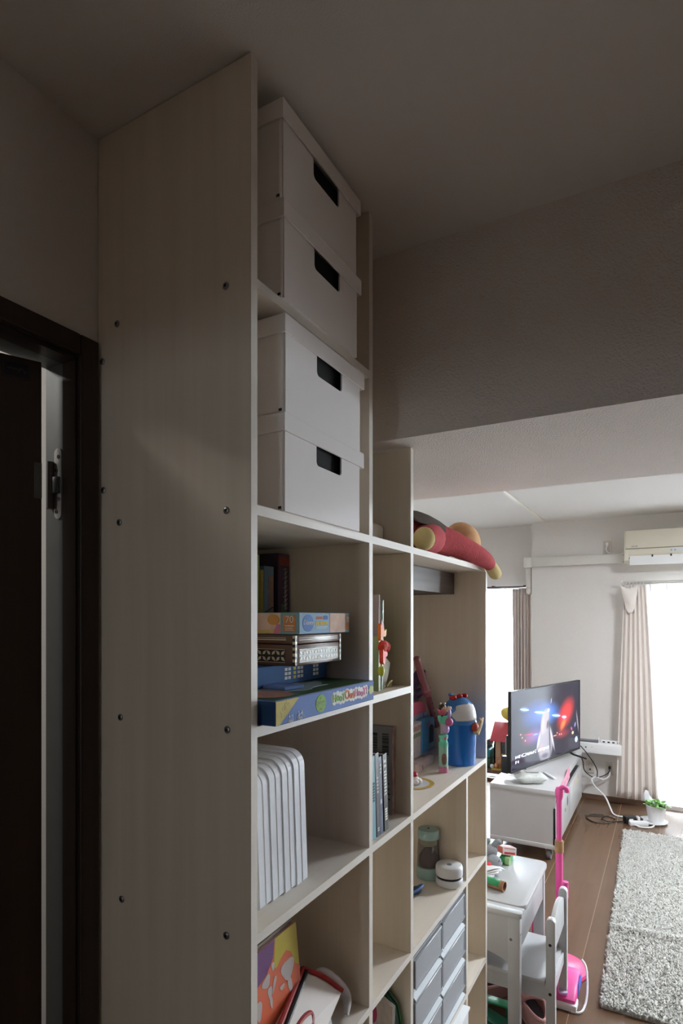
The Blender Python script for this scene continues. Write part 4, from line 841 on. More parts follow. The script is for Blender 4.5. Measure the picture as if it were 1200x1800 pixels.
arch = [(1.885, D1+0.035), (2.005, D1+0.035)]+[(1.985+0.02*math.cos(t*PI/10), D1+0.128+0.02*math.sin(t*PI/10)) for t in range(6)]+[(1.905+0.02*math.cos(PI/2+t*PI/10), D1+0.128+0.02*math.sin(PI/2+t*PI/10)) for t in range(6)]
dm = part('door_block', B().prism(arch, 'x', -0.775, -0.729, bev=0.003), M_TB, th_, 'blue block with an arched opening')
ar2 = [(1.950, D1+0.060), (1.992, D1+0.060), (1.992, D1+0.105)]+[(1.971+0.021*math.cos(t*PI/8), D1+0.105+0.018*math.sin(t*PI/8)) for t in range(1, 8)]+[(1.950, D1+0.105)]
sub('arched_opening', B().prism(ar2, 'x', -0.729, -0.7283), mat('opening_dark', (0.035, 0.035, 0.045), 0.6, noise=(20, 0.2)), dm, smooth=False)
sub('decal', B().ell((-0.729, 1.945, D1+0.128), (0.0008, 0.020, 0.010)), mat('decal_mauve', (0.22, 0.11, 0.22), 0.45, noise=(60, 0.3)), dm)
part('roof', B().prism([(1.80, D1+0.165), (1.985, D1+0.165), (1.972, D1+0.190), (1.93, D1+0.208), (1.81, D1+0.206)], 'x', -0.86, -0.752, bev=0.003), M_PR, th_)
part('upper_block', B().box(-0.85, -0.757, 1.805, 1.960, D1+0.145, D1+0.165), mat('upper_pale', (0.36, 0.42, 0.50), 0.45, noise=(70, 0.35)), th_, smooth=False)
part('upper_block', B().box(-0.80, -0.752, 1.962, 1.992, D1+0.149, D1+0.164, bev=0.002), mat('upper_blue', (0.20, 0.28, 0.48), 0.45, noise=(70, 0.3)), th_)
# pink recorder leaning in the corner
rc = thing('recorder', 'dusty pink toy recorder leaning in the back corner', 'recorder', (-0.80, 1.93, D1))
p0, p1 = Vector((-0.742, 1.862, 1.492)), Vector((-0.742, 2.058, 1.232)); ax = (p1-p0).normalized()
def at(t): return p0+(p1-p0)*t
M_RC = mat('dusty_pink', (0.23, 0.075, 0.09), 0.3, noise=(12, 0.1))
part('tube_body', B().tube([at(0), at(0.05), at(0.40), at(0.42), at(0.52), at(0.53), at(0.9), at(1.0)], [0.011, 0.013, 0.0125, 0.0155, 0.0155, 0.012, 0.010, 0.0105], 18), M_RC, rc)
part('ring', B().tube([at(0.435), at(0.445)], 0.0165, 18).tube([at(0.50), at(0.51)], 0.0165, 18), mat('ring_pale', (0.36, 0.16, 0.17), 0.3, noise=(12, 0.1)), rc)
for k in range(5): part('finger_hole', B().ell(at(0.58+0.075*k)+Vector((0.010, -0.004, 0.003)), (0.0022, 0.003, 0.003)), M_BLACK, rc)
# purple soft toy and grey bag behind the recorder
b = B().ell((-0.842, 2.018, D1+0.135), (0.045, 0.055, 0.135)).tube([(-0.830, 2.02, D1+0.24), (-0.80, 2.045, D1+0.295), (-0.79, 2.062, D1+0.300)], [0.024, 0.018, 0.006], 10).tube([(-0.83, 2.02, D1+0.20), (-0.80, 2.050, D1+0.225), (-0.785, 2.064, D1+0.222)], [0.02, 0.015, 0.006], 10)
solo('soft_toy', b, mat('plum_plush', (0.065, 0.032, 0.075), 0.95, noise=(60, 0.3)), 'dark purple soft toy slumped behind the pink recorder', 'soft toy')
# toy cake on gold-rimmed plate
pc = Vector((-0.672, 1.655, D1)); R2 = 0.066
pt = thing('toy_plate', 'white doll plate with a wide gold rim near shelf edge', 'plate', pc)
part('plate', B().lathe([(R2*0.8, 0), (R2, 0.0012), (R2, 0.0022), (R2*0.72, 0.0020), (0.001, 0.0018)], pc, 40), mat('plate_white', (0.66, 0.66, 0.68), 0.3, noise=(120, 0.15)), pt)
part('gold_rim', B().lathe([(R2*0.78, 0.0021), (R2*0.98, 0.0024), (R2*0.98, 0.0026), (R2*0.78, 0.0024)], pc, 40, cap=False), mat('rim_gold', (0.55, 0.36, 0.07), 0.35, noise=(30, 0.1)), pt)
ck = thing('toy_cake', 'little white toy cake with a red berry on the gold-rimmed plate', 'toy cake', pc+Vector((0, 0, 0.0026)))
kc = pc+Vector((0.008, -0.005, 0.0026))
b = B(); [b.ell(kc+Vector((0.016*math.cos(a), 0.016*math.sin(a), 0.008)), (0.009, 0.009, 0.0078), None, 12, 8) for a in [2*PI*k/7 for k in range(7)]]; b.ell(kc+Vector((0, 0, 0.012)), (0.016, 0.016, 0.0110))
part('cream', b, mat('cream_white', (0.76, 0.74, 0.75), 0.4, noise=(20, 0.03)), ck)
part('berry', B().ell(kc+Vector((0, 0, 0.027)), (0.0095, 0.0095, 0.0085)), mat('berry_red', (0.40, 0.02, 0.03), 0.3, noise=(60, 0.2)), ck)
# white bear-like soft edge peeking at the divider: pale pink doll
b = B().tube(smooth_path([(-0.722, 1.648, D1+0.060), (-0.716, 1.655, D1+0.10), (-0.724, 1.652, D1+0.135), (-0.73, 1.64, D1+0.155)], 6), [0.012, 0.013, 0.015, 0.017, 0.018, 0.019, 0.019, 0.020, 0.020, 0.019, 0.018, 0.017, 0.016, 0.014, 0.012, 0.010, 0.008, 0.006, 0.004][:19], 12)
o = thing('toy_figure', 'pale pink toy figure half hidden by the left divider', 'toy figure', (-0.724, 1.645, D1))
part('body', b, mat('pale_pink', (0.62, 0.44, 0.46), 0.5, noise=(70, 0.2)), o)
part('legs', B().lathe([(0.016, 0), (0.018, 0.01), (0.012, 0.05), (0.012, 0.07)], (-0.724, 1.648, D1), 16), mat('legs_grey', (0.10, 0.11, 0.14), 0.5, noise=(40, 0.3)), o)
part('arm', B().ell((-0.703, 1.668, D1+0.052), (0.008, 0.011, 0.013)), mat('arm_cream', (0.70, 0.62, 0.50), 0.4, noise=(40, 0.05)), o)

# ------------------------------------------------------------------ E board: bottle, fan, ring
mb = Vector((-0.684, 1.822, E1)); R3 = 0.0385
mo = thing('blender_bottle', 'mint capped see-through bottle standing beside a small white fan', 'bottle', mb)
M_MG = mat('mint_matte', (0.33, 0.48, 0.46), 0.4, noise=(12, 0.04))
part('base', B().lathe([(R3*0.95, 0), (R3, 0.003), (R3, 0.034), (R3*0.97, 0.038), (R3*0.5, 0.038)], mb, 36), M_MG, mo)
part('clear_wall', B().lathe([(R3*0.96, 0.038), (R3*0.93, 0.09), (R3*0.87, 0.130)], mb, 36, cap=False), mat('smoke_wall', (0.20, 0.18, 0.18), 0.08, spec=0.6, alpha=0.45), mo)
part('inner_cup', B().lathe([(R3*0.55, 0.104), (R3*0.70, 0.108), (R3*0.74, 0.128)], mb, 28), mat('cup_yellow', (0.52, 0.52, 0.33), 0.4, noise=(20, 0.05)), mo)
part('dark_filling', B().lathe([(R3*0.80, 0.039), (R3*0.78, 0.07), (R3*0.45, 0.088), (R3*0.2, 0.096)], mb, 20), mat('contents_dark', (0.10, 0.055, 0.05), 0.6, noise=(60, 0.7)), mo)
part('pale_slip', B().box(mb.x+0.016, mb.x+0.018, mb.y-0.012, mb.y+0.004, E1+0.045, E1+0.100), mat('slip_white', (0.60, 0.58, 0.55), 0.5, noise=(20, 0.05)), mo, smooth=False)
part('cap', B().lathe([(R3*0.90, 0.128), (R3*0.92, 0.130), (R3*0.92, 0.151), (R3*0.88, 0.156), (R3*0.5, 0.1575), (0.001, 0.1575)], mb, 36), M_MG, mo)
part('vent', B().lathe([(0.004, 0.1575), (0.004, 0.1583)], mb, 12), M_BLACK, mo)
fc_ = Vector((-0.607, 1.801, E1)); R4 = 0.0425
fo_ = thing('desk_cleaner', 'round white tabletop vacuum with dark slot by the shelf edge', 'desk vacuum', fc_)
part('lower_shell', B().lathe([(R4*0.80, 0), (R4*0.92, 0.002), (R4, 0.008), (R4, 0.022), (R4*0.96, 0.0245)], fc_, 40), M_WHITE2, fo_)
part('slot', B().lathe([(R4*0.90, 0.0245), (R4*0.90, 0.032)], fc_, 40, cap=False), M_BLACK, fo_)
part('upper_shell', B().lathe([(R4*0.96, 0.032), (R4, 0.034), (R4, 0.056), (R4*0.95, 0.0625), (R4*0.85, 0.0655), (R4*0.4, 0.067), (0.001, 0.067)], fc_, 40), M_WHITE2, fo_)
part('button', B().lathe([(0.0075, 0.0668), (0.0070, 0.0685), (0.001, 0.0685)], fc_+Vector((0.004, -0.010, 0)), 18), mat('button_grey', (0.16, 0.18, 0.20), 0.3, noise=(20, 0.1)), fo_)
b = B().tube([(-0.672+0.018*math.cos(2*PI*k/24), 1.688+0.026*math.sin(2*PI*k/24), E1+0.016+0.012*math.cos(2*PI*k/24)) for k in range(25)], 0.0038, 8)
o = thing('wrist_band', 'blue rubber ring lying beside the mint bottle', 'ring', (-0.672, 1.688, E1))
part('band', b, mat('ring_blue', (0.10, 0.19, 0.50), 0.4, noise=(20, 0.08)), o)
part('dark_pad', B().ell((-0.674, 1.688, E1+0.011), (0.017, 0.023, 0.010)), mat('pad_navy', (0.02, 0.035, 0.05), 0.6, noise=(30, 0.2)), o)

# ------------------------------------------------------------------ drawer units on F
M_DRW = mat('drawer_plastic', (0.355, 0.375, 0.40), 0.3, spec=0.5, noise=(14, 0.03)); M_DRI = mat('drawer_inside', (0.36, 0.385, 0.41), 0.4, noise=(14, 0.03))
def drawer_unit(y0, y1, label, dx):
    x1 = XS+0.004+dx; x0 = x1-0.30; z0, z1 = F1, F1+0.338
    o = thing('drawer_unit', label, 'drawer unit', ((x0+x1)/2, (y0+y1)/2, z0), group='white three-drawer units')
    t = 0.004
    part('carcass', B().box(x0, x1-0.006, y0, y0+t, z0, z1).box(x0, x1-0.006, y1-t, y1, z0, z1).box(x0, x1-0.006, y0+t, y1-t, z1-t, z1).box(x0, x1-0.006, y0+t, y1-t, z0, z0+t).box(x0, x0+t, y0+t, y1-t, z0+t, z1-t), M_DRW, o, smooth=False)
    n = 3; hh = (z1-z0-0.008)/n
    for k in range(n):
        a = z0+0.004+hh*k; b_ = a+hh-0.004
        # front with a recessed finger pull along its lower part
        zs = a+0.030
        d = part('drawer', B().box(x1-0.010, x1, y0+0.002, y1-0.002, zs+0.004, b_, bev=0.0012, seg=1), M_DRW, o)
        sub('pull_ledge', B().prism([(x1-0.018, a), (x1+0.001, a), (x1+0.001, a+0.006), (x1-0.018, a+0.022)], 'y', y0+0.002, y1-0.002), M_DRI, d, smooth=False)
        sub('pull_back', B().box(x1-0.020, x1-0.018, y0+0.004, y1-0.004, a+0.004, zs+0.006), M_DRI, d, smooth=False)
        sub('frame_lip', B().box(x1, x1+0.002, y0+0.002, y1-0.002, zs+0.003, zs+0.0065).box(x1, x1+0.0015, y1-0.010, y1-0.006, zs+0.012, b_-0.006), M_DRW, d, smooth=False)
        sub('tray', B().box(x0+0.01, x1-0.022, y0+0.008, y1-0.008, a+0.002, a+0.05), M_DRI, d, smooth=False)
    return o
drawer_unit(Y2b+0.004, 1.612, 'white plastic drawer unit on the left, by the divider', 0.0)
drawer_unit(1.620, 1.832, 'white plastic drawer unit on the right, below the white vacuum', -0.002)
bx2 = thing('plastic_bin', 'white open bin sticking out below the drawer units', 'plastic bin', (-0.67, 1.70, LV['G'][1]))
z0 = LV['G'][1]
part('walls', B().box(-0.80, -0.552, 1.52, 1.524, z0, F1-0.028).box(-0.80, -0.552, 1.82, 1.824, z0, F1-0.028).box(-0.556, -0.552, 1.524, 1.82, z0, F1-0.028).box(-0.80, -0.796, 1.524, 1.82, z0, F1-0.028).box(-0.80, -0.552, 1.52, 1.824, z0, z0+0.004), M_WHITE2, bx2, smooth=False)
part('lid', B().box(-0.805, -0.547, 1.515, 1.829, F1-0.030, F1-0.022, bev=0.002), M_WHITE2, bx2)

# ================================================================== far room: ceiling lamp
cl = thing('ceiling_lamp', 'round white ceiling lamp in the middle of the far room', 'ceiling lamp', LAMP)
part('housing', B().lathe([(0.26, 0.0), (0.265, 0.01), (0.26, 0.05), (0.10, 0.085)], LAMP, 40), M_WHITE, cl)
part('diffuser', B().lathe([(0.24, -0.002), (0.24, 0.0)], LAMP, 40), mat('lamp_glow', (0.9, 0.9, 0.9), 0.5, emit=(0.92, 0.985, 1.06), estr=8.0, noise=(10, 0.01)), cl)

# ================================================================== far room: curtains
def curtain(name, label, xt0, xt1, xb0, xb1, y, zt, zb, folds, amp, m, hem=None, cat='curtain', nz=26, ppf=10, lean_y=0.0, waist=0.0, thick=0.002):
    n = folds*ppf; rows = []
    ph = [random.uniform(-0.7, 0.7) for _ in range(folds+2)]
    am = [random.uniform(0.65, 1.25) for _ in range(folds+2)]
    for i in range(nz+1):
        t = i/nz; x0 = xt0+(xb0-xt0)*t**0.8; x1 = xt1+(xb1-xt1)*t**0.8; row = []
        for j in range(n+1):
            s = j/n; q = s*folds; k = int(q)
            a = (am[k]*(1-(q-k))+am[min(k+1, folds)]*(q-k))*amp*(0.75+0.5*t)
            w = math.sin(2*PI*q+ph[k]*0.0+0.5*t*math.sin(q*1.7))
            zz = zt+((zb+(hem(s) if hem else 0))-zt)*t
            row.append((x0+(x1-x0)*(s+0.012*math.sin(4*PI*q)), y+lean_y*t+a*w+0.006*math.sin(3.1*s*folds*0.37+2*t), zz))
        rows.append(row)
    o = thing(name, label, cat, ((xb0+xb1)/2, y, zb))
    b = B(); b.sheet(rows); p = part('cloth', b, m, o)
    if thick: so = p.modifiers.new('thickness', 'SOLIDIFY'); so.thickness = thick; so.offset = 0
    return o, rows
drp, rws = curtain('drape', 'heavy beige drape gathered at the left of the balcony door', -0.325, -0.165, -0.395, -0.075, 5.585, 1.905, 0.085, 6, 0.015, M_DRAPE, hem=lambda s: 0.0 if s < 0.60 else 0.085*math.sin(PI*min(1, (s-0.60)/0.26))+0.045*(s-0.6))
# slumped header pleat that fell forward
rows = []
for i in range(15):
    t = i/14; w = 0.060*(1-t)**0.6+0.010
    rows.append([(-0.292+w*(2*j/12-1)+0.010*t, 5.552-0.022*math.sin(PI*min(1, t*1.3))*math.cos((2*j/12-1)*1.5)+0.012*t, 1.895-0.235*t-0.022*math.cos((2*j/12-1)*2)*(1-t)) for j in range(13)])
b = B(); b.sheet(rows); p = part('fallen_pleat', b, M_DRAPE, drp); p.modifiers.new('thickness', 'SOLIDIFY').thickness = 0.002
for k in range(6): part('hook', B().tube(smooth_path([(-0.315+0.026*k, 5.575, 1.885), (-0.313+0.026*k, 5.568, 1.915), (-0.311+0.026*k, 5.580, 1.926)], 4), 0.0022, 6), M_WHITE, drp)
drp2, _ = curtain('drape', 'beige drape hanging in the window recess behind the television', -1.315, -1.135, -1.300, -1.135, 5.775, 1.90, 0.03, 6, 0.016, mat('drape_fabric_mauve', (0.60, 0.53, 0.495), 0.9, spec=0.15, noise=(300, 0.06), bump=(900, 0.3, 0.001)))
sh1, _ = curtain('sheer_curtain', 'bright white sheer curtain across the large balcony door', -0.185, 1.90, -0.20, 1.90, 5.650, 1.905, 0.060, 27, 0.012, M_SHEER, hem=lambda s: 0.012*math.sin(s*60), nz=20, ppf=8, thick=0)
for k in range(16):
    x = -0.135+0.098*k*1.25
    part('pinch_pleat', B().tube([(x, 5.640, 1.905), (x+0.004, 5.634, 1.86), (x+0.002, 5.640, 1.79)], [0.005, 0.006, 0.002], 6), mat('sheer_fold', (0.74, 0.74, 0.77), 0.8, noise=(60, 0.03)), sh1)
sh2, _ = curtain('sheer_curtain', 'narrow bright sheer curtain in the left window recess', -1.87, -1.26, -1.87, -1.26, 5.815, 1.905, 0.060, 9, 0.010, M_SHEER, nz=20, ppf=8, thick=0)
for k in range(4):
    x = -1.42-0.105*k
    part('pinch_pleat', B().tube([(x, 5.800, 1.905), (x+0.004, 5.795, 1.87), (x+0.002, 5.800, 1.80)], [0.005, 0.006, 0.002], 6), MATS['sheer_fold'], sh2)
M_RAIL = mat('rail_silver', (0.62, 0.60, 0.57), 0.35, 0.5, noise=(40, 0.06))
o = thing('curtain_rail', 'pale metal curtain rail above the large balcony door', 'curtain rail', (0.6, 5.62, 1.925))
part('rail', B().box(-0.345, 2.55, 5.575, 5.592, 1.922, 1.936, bev=0.002).box(-0.33, 2.55, 5.645, 5.657, 1.912, 1.926, bev=0.002), M_RAIL, o)
part('end_cap', B().ell((-0.345, 5.583, 1.929), (0.010, 0.011, 0.011)), M_WHITE, o)
for xx in (-0.25, 0.7, 1.6, 2.5): part('bracket', B().box(xx-0.008, xx+0.008, 5.575, FY, 1.934, 1.944, bev=0.001), M_RAIL, o)
o = thing('curtain_rail', 'dark curtain rail in the left window recess', 'curtain rail', (-1.5, 5.79, 1.92))
part('rail', B().box(-1.95, -1.17, 5.755, 5.775, 1.912, 1.926, bev=0.002).box(-1.95, -1.17, 5.81, 5.822, 1.908, 1.920, bev=0.002), M_FRAME, o)
for xx in (-1.9, -1.5, -1.2): part('bracket', B().box(xx-0.008, xx+0.008, 5.755, RY, 1.926, 1.934, bev=0.001), M_FRAME, o)

# ------------------------------------------------------------------ air conditioner, duct, upper outlet
ac = thing('air_conditioner', 'cream wall air conditioner with its flap open', 'air conditioner', (0.08, 5.6, 2.085))
M_AC = mat('ac_cream', (0.66, 0.62, 0.51), 0.4, noise=(12, 0.02))
X0, X1 = -0.325, 0.470
prof = [(FY, 2.362), (5.535, 2.358), (5.510, 2.345), (5.500, 2.325), (5.498, 2.150), (5.510, 2.100), (5.535, 2.083), (5.560, 2.150), (FY, 2.125)]
part('casing', B().prism(prof, 'x', X0+0.035, X1-0.035), M_AC, ac, smooth=False)
pr2 = [(FY, 2.364), (5.533, 2.360), (5.507, 2.347), (5.496, 2.325), (5.494, 2.105), (5.520, 2.078), (FY, 2.095)]
for a, c in ((X0, X0+0.035), (X1-0.035, X1)): part('end_cheek', B().prism(pr2, 'x', a, c, bev=0.004), M_AC, ac)
part('front_panel', B().box(X0+0.010, X1-0.010, 5.490, 5.500, 2.203, 2.352, bev=0.004), M_AC, ac)
part('seam', B().box(X0+0.010, X1-0.010, 5.4935, 5.499, 2.198, 2.203), mat('seam_dark', (0.16, 0.14, 0.10), 0.6, noise=(20, 0.1)), ac, smooth=False)
part('lower_panel', B().box(X0+0.034, X1-0.034, 5.493, 5.500, 2.152, 2.198, bev=0.001), M_AC, ac)
part('outlet_slot', B().box(X0+0.036, X1-0.036, 5.503, 5.52, 2.120, 2.150), M_BLACK, ac, smooth=False)
fb_ = [(X0+0.042, 2.062), (X1-0.042, 2.062), (X1-0.042, 2.139), (X0+0.042, 2.139)]
part('flap', B().prism([(5.478, 2.064), (5.484, 2.062), (5.500, 2.138), (5.494, 2.140)], 'x', X0+0.042, X1-0.042, bev=0.001), M_WHITE, ac, smooth=False)
for xx in (-0.115, 0.02, 0.16): part('vane_pin', B().box(xx-0.006, xx+0.006, 5.485, 5.500, 2.128, 2.146, bev=0.001), M_BLACK, ac)
part('display', B().box(0.010, 0.34, 5.4915, 5.4935, 2.163, 2.190), mat('display_pale', (0.60, 0.62, 0.63), 0.3, noise=(12, 0.03)), ac, smooth=False)
part('display_mark', B().ell((0.022, 5.4912, 2.176), (0.006, 0.001, 0.006)).ell((0.048, 5.4912, 2.176), (0.006, 0.001, 0.006)), mat('mark_grey', (0.32, 0.30, 0.30), 0.5, noise=(12, 0.1)), ac)
b = B(); [b.box(-0.268+0.011*k, -0.260+0.011*k, 5.4893, 5.4900, 2.2145, 2.2245) for k in range(2)]; [b.box(-0.243+0.010*k, -0.2355+0.010*k, 5.4893, 5.4900, 2.2145, 2.2245) for k in range(2)]
part('maker_mark', b, MATS['mark_grey'], ac, smooth=False)
du = thing('pipe_duct', 'cream plastic pipe cover running along the wall to air conditioner', 'pipe cover', (-0.75, 5.67, 1.86))
part('duct', B().box(-1.125, -0.332, 5.640, FY, 2.097, 2.178, bev=0.006), mat('duct_cream', (0.64, 0.62, 0.58), 0.45, noise=(12, 0.02)), du)
part('elbow', B().box(-1.185, -1.110, 5.632, 5.86, 2.092, 2.184, bev=0.010), MATS['duct_cream'], du)
part('drop', B().box(-1.178, -1.128, 5.725, 5.80, 1.885, 2.095, bev=0.006), MATS['duct_cream'], du)
part('drop_cap', B().ell((-1.150, 5.745, 1.880), (0.028, 0.040, 0.036)), MATS['duct_cream'], du)
part('joint', B().box(-0.355, -0.330, 5.637, FY, 2.094, 2.181, bev=0.003), MATS['duct_cream'], du)
part('screw', B().ell((-0.342, 5.636, 2.166), (0.004, 0.002, 0.004)).ell((-0.342, 5.636, 2.108), (0.004, 0.002, 0.004)), M_DMETAL, du)
def outlet(label, xc, z0, z1, w=0.070):
    o = thing('wall_outlet', label, 'wall outlet', (xc, FY-0.004, z0))
    part('plate', B().box(xc-w/2, xc+w/2, FY-0.007, FY, z0, z1, bev=0.002), mat('outlet_cream', (0.60, 0.56, 0.50), 0.4, noise=(12, 0.02)), o)
    part('inset', B().box(xc-w*0.3, xc+w*0.3, FY-0.009, FY-0.007, z0+0.016, z1-0.016, bev=0.0008), mat('inset_cream', (0.52, 0.48, 0.43), 0.4, noise=(12, 0.02)), o)
    return o
o = outlet('high wall outlet with a white plug, left of air conditioner', -0.472, 2.183, 2.303)
b = B().box(-0.484, -0.460, FY-0.034, FY-0.009, 2.255, 2.285, bev=0.005).tube(smooth_path([(-0.472, FY-0.026, 2.258), (-0.480, FY-0.030, 2.225), (-0.462, FY-0.028, 2.196), (-0.420, FY-0.03, 2.188), (-0.36, FY-0.03, 2.186), (-0.335, FY-0.03, 2.190)], 6), 0.0042, 8)
solo('power_plug', b, M_WHITE, 'white plug and cord feeding the air conditioner', 'plug')
o = outlet('low wall outlet with black plug below the white wall box', -0.452, 0.236, 0.353)
part('socket', B().box(-0.458, -0.454, FY-0.0096, FY-0.009, 0.262, 0.276).box(-0.450, -0.446, FY-0.0096, FY-0.009, 0.262, 0.276), M_BLACK, o, smooth=False)
o = outlet('low wall outlet half hidden behind the television stand', -0.612, 0.236, 0.353, 0.070)
part('socket', B().ell((-0.612, FY-0.009, 0.268), (0.008, 0.003, 0.008)), M_BLACK, o)

# ------------------------------------------------------------------ white wall box with power tap
wb = thing('wall_box', 'long white box fixed low on the far wall', 'wall box', (-0.54, 5.62, 0.44))
part('case', B().box(-0.735, -0.348, 5.560, FY, 0.440, 0.532, bev=0.008, seg=3), M_WHITE, wb)
part('port', B().ell((-0.632, 5.560, 0.492), (0.006, 0.002, 0.006)), M_BLACK, wb)
part('port', B().ell((-0.583, 5.560, 0.497), (0.0035, 0.002, 0.0035)), mat('port_grey', (0.30, 0.30, 0.30), 0.5, noise=(12, 0.1)), wb)
o = thing('power_tap', 'white multi-socket power tap on the wall box', 'power tap', (-0.43, 5.63, 0.532))
part('body', B().box(-0.515, -0.350, 5.60, 5.65, 0.532, 0.556, bev=0.003), M_WHITE, o)
for k in range(4): part('socket', B().box(-0.500+0.038*k, -0.482+0.038*k, 5.599, 5.6004, 0.538, 0.550), M_BLACK, o, smooth=False)
o = thing('router', 'flat dark device lying on the white wall box', 'router', (-0.60, 5.63, 0.532))
part('body', B().box(-0.69, -0.535, 5.585, 5.67, 0.532, 0.545, bev=0.003), mat('slate', (0.12, 0.13, 0.15), 0.4, noise=(12, 0.1)), o)
part('stand_plate', B().box(-0.535, -0.529, 5.60, 5.65, 0.532, 0.575, bev=0.001), M_WHITE, o)

# ------------------------------------------------------------------ television stand
ts = thing('tv_stand', 'low white television bench on casters by the window', 'tv stand', (-0.87, 4.76, 0))
sx0, sx1, sy0, sy1, sz0, sz1 = -1.088, -0.652, 4.105, 5.445, 0.085, 0.475
M_TS = mat('bench_white', (0.56, 0.555, 0.55), 0.3, noise=(12, 0.015))
part('top_board', B().box(sx0, sx1, sy0, sy1, sz1-0.034, sz1, bev=0.002), M_TS, ts)
part('end_panel', B().box(sx0, sx1-0.002, sy0+0.004, sy0+0.022, sz0+0.03, sz1-0.034), M_TS, ts, smooth=False)
part('end_panel', B().box(sx0, sx1-0.002, sy1-0.022, sy1-0.004, sz0+0.03, sz1-0.034), M_TS, ts, smooth=False)
part('base_board', B().box(sx0, sx1, sy0, sy1, sz0, sz0+0.03, bev=0.002), M_TS, ts)
part('back_panel', B().box(sx0, sx0+0.006, sy0+0.022, sy1-0.022, sz0+0.03, sz1-0.034), M_TS, ts, smooth=False)
part('inner_shelf', B().box(sx0+0.006, sx1-0.02, sy0+0.022, sy1-0.022, 0.345, 0.357), mat('slot_dark', (0.05, 0.05, 0.055), 0.5, noise=(12, 0.1)), ts, smooth=False)
ym = (sy0+sy1)/2
for a, c in ((sy0+0.004, ym-0.002), (ym+0.002, sy1-0.004)):
    d = part('drawer_front', B().box(sx1-0.018, sx1+0.001, a, c, sz0+0.006, 0.362, bev=0.0015), M_TS, ts)
random.seed(5)
for k, (yy, zz, w, hh, colr) in enumerate(((4.30, 0.26, 0.05, 0.035, (0.35, 0.35, 0.45)), (4.52, 0.235, 0.035, 0.03, (0.20, 0.20, 0.22)), (4.62, 0.275, 0.055, 0.075, (0.10, 0.12, 0.18)), (4.88, 0.29, 0.05, 0.06, (0.62, 0.56, 0.50)), (5.10, 0.30, 0.05, 0.05, (0.66, 0.62, 0.30)), (4.98, 0.325, 0.04, 0.04, (0.70, 0.45, 0.42)), (5.20, 0.32, 0.05, 0.04, (0.72, 0.40, 0.42)))):
    b = B().prism([(yy+w/2*math.cos(2*PI*q/14), zz+hh/2*math.sin(2*PI*q/14)) for q in range(14)], 'x', sx1+0.001, sx1+0.0016)
    part('sticker', b, mat('sticker_%d' % k, colr, 0.5, noise=(60, 0.3)), ts, smooth=False)
for xx in (sx0+0.05, sx1-0.05):
    for yy in (sy0+0.06, sy1-0.06):
        c = part('caster', B().cyl((xx-0.013, yy, 0.0335), (xx+0.013, yy, 0.0335), 0.0335, n=24), mat('caster_grey', (0.22, 0.22, 0.23), 0.5, noise=(20, 0.1)), ts)
        sub('fork', B().box(xx-0.020, xx-0.016, yy-0.018, yy+0.018, 0.03, sz0, bev=0.001).box(xx+0.016, xx+0.020, yy-0.018, yy+0.018, 0.03, sz0, bev=0.001).box(xx-0.020, xx+0.020, yy-0.018, yy+0.018, 0.072, sz0, bev=0.001), M_METAL, c)
# pink paper craft stuck on the near front corner
pk = thing('paper_craft', 'pink and red paper craft taped over the bench front corner', 'paper craft', (-0.645, 4.35, 0.40))
part('sheet', B().prism([(4.13, 0.395), (4.25, 0.405), (4.60, 0.405), (4.72, 0.425), (4.72, 0.515), (4.45, 0.478), (4.20, 0.466), (4.13, 0.44)], 'x', sx1+0.0018, sx1+0.0030), mat('craft_pink', (0.78, 0.26, 0.36), 0.55, noise=(14, 0.12)), pk, smooth=False)
part('red_strip', B().prism([(4.12, 0.380), (4.40, 0.395), (4.40, 0.412), (4.12, 0.402)], 'x', sx1+0.003, sx1+0.0042), mat('craft_red', (0.72, 0.08, 0.05), 0.55, noise=(14, 0.1)), pk, smooth=False)
b = B(); [b.prism([(4.22+0.13*k+0.032*math.cos(2*PI*q/12), 0.440+0.014*math.sin(2*PI*q/12)) for q in range(12)], 'x', sx1+0.003, sx1+0.0040) for k in range(4)]
part('grey_dots', b, mat('craft_grey', (0.30, 0.30, 0.33), 0.55, noise=(30, 0.2)), pk, smooth=False)

# ------------------------------------------------------------------ television
tvp0, tvp1 = Vector((-0.982, 4.257, 0)), Vector((-0.656, 5.345, 0)); dv = tvp1-tvp0; LT = dv.length
tv = thing('television', 'flat television on the white bench showing a singer on stage', 'television', ((tvp0.x+tvp1.x)/2, (tvp0.y+tvp1.y)/2, sz1), rotz=math.atan2(dv.y, dv.x), local=True)
# local: x along the screen (left in view is -x), screen faces -y, z up from bench
hz0, hz1 = 0.041, 0.624
part('bezel', B().box(-LT/2, LT/2, 0.0, 0.022, hz0, hz1, bev=0.002).box(-LT/2, LT/2, -0.004, 0.0, hz0, hz0+0.016).box(-LT/2, LT/2, -0.004, 0.0, hz1-0.007, hz1).box(-LT/2, -LT/2+0.007, -0.004, 0.0, hz0, hz1).box(LT/2-0.007, LT/2, -0.004, 0.0, hz0, hz1), M_BLACK, tv, smooth=False)
part('rear_housing', B().box(-LT/2+0.04, LT/2-0.04, 0.022, 0.060, hz0+0.02, hz0+0.26, bev=0.008), M_BLACK, tv)
part('speaker_block', B().box(-LT/2-0.002, -LT/2+0.05, 0.022, 0.075, hz0-0.006, hz0+0.115, bev=0.006), M_BLACK, tv)
for sxx in (-0.36, 0.40):
    part('foot', B().tube([(sxx, -0.13, 0.006), (sxx, -0.02, 0.024), (sxx, 0.012, 0.041)], [0.006, 0.009, 0.010], 8).tube([(sxx, 0.012, 0.041), (sxx, 0.06, 0.022), (sxx, 0.13, 0.006)], [0.010, 0.009, 0.006], 8), M_BLACK, tv)
